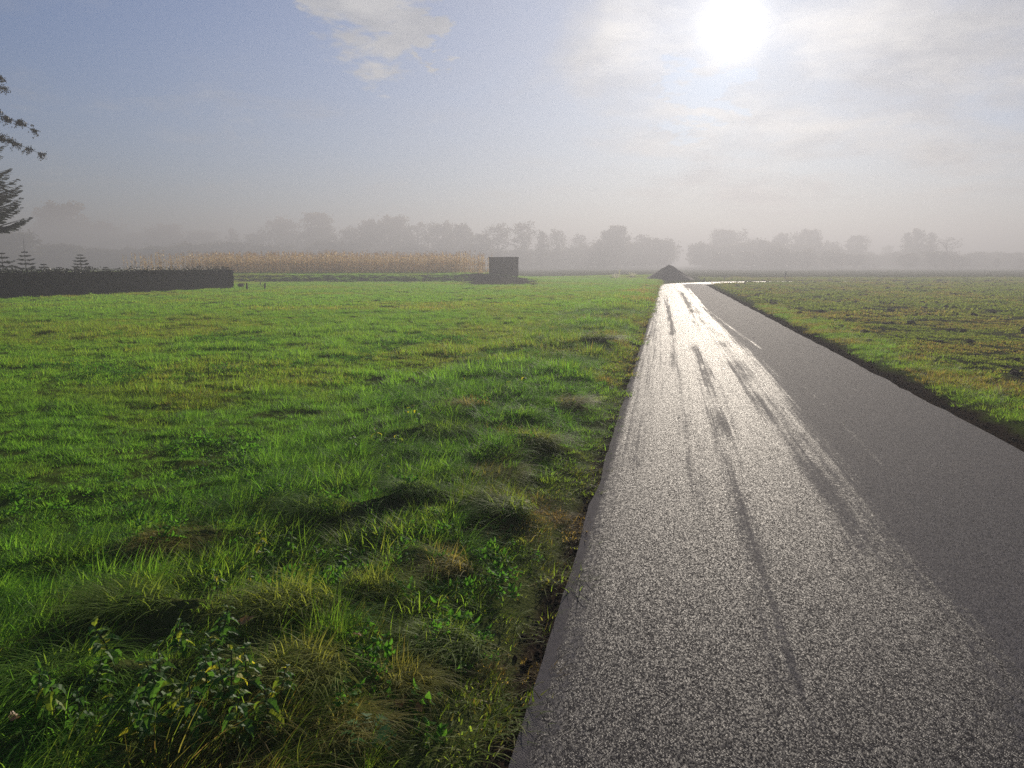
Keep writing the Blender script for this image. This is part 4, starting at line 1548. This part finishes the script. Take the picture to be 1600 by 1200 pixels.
# the thinning left end, behind the single stalks
for k in range(2, 8):
    x = np.arange(PY(196, 430, 76)[0], mx0, 0.5)
    x = x + rng.normal(0, 0.2, len(x))
    xs.append(x); ys.append(np.full(len(x), 76 + 0.75 * k))
X, Y = np.concatenate(xs), np.concatenate(ys)
n = len(X)
sc = rng.uniform(0.76, 1.10, n) * (0.84 + 0.32 * fbm(X * 0.7, Y * 0.7, 19, 3))
o = scatter('maize_field', 'maize_lib', X, Y, height(X, Y) - 0.02, rots(n, 0.05), np.stack([sc, sc, sc], 1), rng.integers(0, 6, n), sc * 0)
tag(o, 'long block of dry tan maize standing on the bank', 'maize', kind='stuff')
for i in range(15):
    px = 194 + i * 6.4 + random.uniform(-1.5, 1.5)
    x = PY(px, 430, 76)[0]
    y = 76 + random.uniform(-0.3, 0.9)
    s = share('maize_stalk', MZ[i % 6].data, None, (x, y, hz(x, y) - 0.02), (0, random.uniform(-.06, .06), random.uniform(0, 6.28)))
    tag(s, 'dry maize stalk in the thin left end, %s from the left' % ORD[i], 'maize stalk', 'single stalks at the thin left end of the maize')

# ------------------------------------------------------------------ shed on the bank
YS = 72.0
pl, pr_ = PY(764.5, 430, YS), PY(809.5, 430, YS)
gx = (pl[0] + pr_[0]) / 2
gz = hz(gx, YS)
SW = pr_[0] - pl[0]
ztop = PY(787, 401.5, YS)[2]
SH = ztop - gz
root = empty('shed', (gx, YS, gz))
tag(root, 'small dark brown wooden shed standing alone on the bank', 'shed')
SD = 2.2
nb_ = 16
for side_, nm in ((0, 'wall'), (1, 'wall'), (2, 'wall'), (3, 'wall')):
    mb = MB()
    ln_ = SW if side_ < 2 else SD
    k_ = nb_ if side_ < 2 else 11
    for j in range(k_):
        a_, b_ = -ln_ / 2 + ln_ * j / k_ + 0.006, -ln_ / 2 + ln_ * (j + 1) / k_ - 0.006
        dpt = random.uniform(0.0, 0.012)
        if side_ == 0: mb.box(a_, b_, -0.03 - dpt, 0.0, -0.15, SH - 0.10)
        elif side_ == 1: mb.box(a_, b_, SD, SD + 0.03 + dpt, -0.15, SH - 0.10)
        elif side_ == 2: mb.box(-SW / 2 + 0.01 - dpt, -SW / 2 + 0.04, a_ + SD / 2, b_ + SD / 2, -0.15, SH - 0.10)
        else: mb.box(SW / 2 - 0.04, SW / 2 - 0.01 + dpt, a_ + SD / 2, b_ + SD / 2, -0.15, SH - 0.10)
    mb.build(nm, M_wood, root)
mb = MB(); mb.box(-SW / 2 + 0.05, SW / 2 - 0.05, 0.002, SD - 0.002, -0.1, SH - 0.12); mb.build('inner_frame', M_wood, root)
mb = MB(); mb.box(-SW / 2 - 0.07, SW / 2 + 0.07, -0.14, SD + 0.14, SH - 0.098, SH); mb.build('roof', M_roof, root)
for s_ in (-1, 1):
    mb = MB(); mb.box(s_ * (SW / 2 - 0.02) - 0.05, s_ * (SW / 2 - 0.02) + 0.05, -0.065, -0.043, -0.15, SH - 0.10); mb.build('corner_board', M_wood, root)

# ------------------------------------------------------------------ earth heap at the bend
hp = PY(1044, 436, 79.0)
Hh = PY(1044, 411.5, 79.0)[2]
rad = 2.75
nr_, na_ = 26, 64
V_, F_ = [], []
for i in range(nr_ + 1):
    q = i / nr_
    for j in range(na_):
        a = 6.283 * j / na_
        rr_ = rad * q * (1 + 0.10 * (vnoise(np.array([math.cos(a) * 2 + 5]), np.array([math.sin(a) * 2 + 5]), 3)[0] - .5))
        x, y = rr_ * math.cos(a), rr_ * math.sin(a)
        prof = (1 - q) ** 1.12
        pk = 1.0
        z = Hh * prof * pk + 0.30 * (float(fbm(np.array([x * 1.6]), np.array([y * 1.6]), 12, 4)[0]) - 0.5) * (1 - q) ** .5
        V_.append((x * 1.02, y, z - 0.05))
for i in range(nr_):
    for j in range(na_):
        F_.append((i * na_ + j, (i + 1) * na_ + j, (i + 1) * na_ + (j + 1) % na_, i * na_ + (j + 1) % na_))
o = mesh_obj('earth_heap', V_, F_, M_heap, smooth=True)
o.location = (hp[0], 79.0, 0.0)
tag(o, 'cone-shaped heap of dark earth behind the end of the road', 'earth heap')

# ------------------------------------------------------------------ posts and fence
def post(px, top, base, label, r_=0.05, lean=0.0, name='wooden_post'):
    p = P(px, base)
    g_ = hz(p[0], p[1])
    H = max(0.25, PY(px, top, p[1])[2] - g_)
    mb = MB()
    mb.tube([(0, 0, -0.2), (0, 0, H * 0.5), (0.005, 0, H * 0.97), (0.005, 0, H)], [r_, r_ * .97, r_ * .93, r_ * .75], 8)
    o = mb.build(name, M_post)
    o.location = (p[0], p[1], g_)
    o.rotation_euler = (0, lean, 0)
    tag(o, label, 'post')
    return p, H, g_


post(1100, 434.5, 440, 'short dark post on the inside corner of the road bend', 0.07)
post(1132, 432, 438, 'low thin post beside the far road right of the bend', 0.05)
post(1226, 424, 437.5, 'leaning slim post at the far edge of the right-hand field', 0.06, 0.10)
fa = post(386, 442.5, 454, 'left wooden fence post just past the hedge end', 0.055)
fb = post(414, 442.5, 453.5, 'right wooden fence post just past the hedge end', 0.055, 0.04)
fc = post(407, 441, 447, 'thin stake behind the two fence posts', 0.03)
mb = MB()
for f in (0.55, 0.85):
    A = Vector((fa[0][0], fa[0][1], fa[2] + fa[1] * f)); B = Vector((fb[0][0], fb[0][1], fb[2] + fb[1] * f))
    mb.tube([A, (A + B) / 2 - Vector((0, 0, 0.03)), B], [0.006, 0.006, 0.006], 4)
o = mb.build('fence_wire', M_wire)
tag(o, 'pair of sagging wires between the two fence posts', 'wire')
far_tree(376, 442.5, 52, 'bush', 'low scrubby bush between hedge end and fence posts', 1.0, 'scrub at the hedge end')

# ------------------------------------------------------------------ two white birds
def bird(px, py, label, flip=1, up=True):
    p = P(px, py, 0.05)
    g_ = hz(p[0], p[1])
    root = empty('white_bird', (p[0], p[1], g_), 0)
    root.scale = (1.35 * flip, 1.35, 1.35)
    tag(root, label, 'bird', 'white birds in the far grass')
    if up:
        pt = [(-0.42, 0, .26), (-0.34, 0, .24), (-.2, 0, .20), (0, 0, .19), (.16, 0, .22), (.24, 0, .32), (.25, 0, .46), (.22, 0, .58), (.26, 0, .66), (.32, 0, .66), (.36, 0, .645)]
        rd_ = [.015, .06, .15, .19, .15, .075, .045, .04, .048, .045, .02]
    else:
        pt = [(-0.36, 0, .24), (-0.28, 0, .22), (-.15, 0, .18), (0, 0, .17), (.15, 0, .19), (.22, 0, .25), (.26, 0, .31), (.30, 0, .33), (.35, 0, .31)]
        rd_ = [.015, .06, .14, .17, .13, .07, .048, .045, .02]
    mb = MB(); mb.tube(pt, rd_, 12)
    o = mb.build('body', M_white, root, smooth=True)
    mb = MB(); e = pt[-1]; mb.tube([(e[0] - .01, 0, e[2]), (e[0] + .07, 0, e[2] - .02)], [.02, .006], 6); mb.build('beak', M_beak, root)


bird(963, 435, 'white long-necked bird, left of the two in the hazy far grass', 1, True)
bird(988, 434, 'smaller white hunched bird, right of the two in the hazy far grass', -1, False)

# ------------------------------------------------------------------ morning haze
mb = MB()
mb.box(-2400, 2400, -400, 2800, -2.0, 24.0)
M_haze, t, out = new_mat('haze')
pv = t.node('ShaderNodeVolumePrincipled')
pv.inputs['Color'].default_value = (0.292, 0.300, 0.330, 1)
pv.inputs['Density'].default_value = 0.0062
pv.inputs['Anisotropy'].default_value = 0.44
t.l.new(pv.outputs[0], out.inputs['Volume'])
M_haze.cycles.volume_sampling = 'DISTANCE'
M_haze.cycles.homogeneous_volume = True
haze = mb.build('haze', M_haze)
tag(haze, 'pale morning haze over the fields', 'haze', kind='stuff')
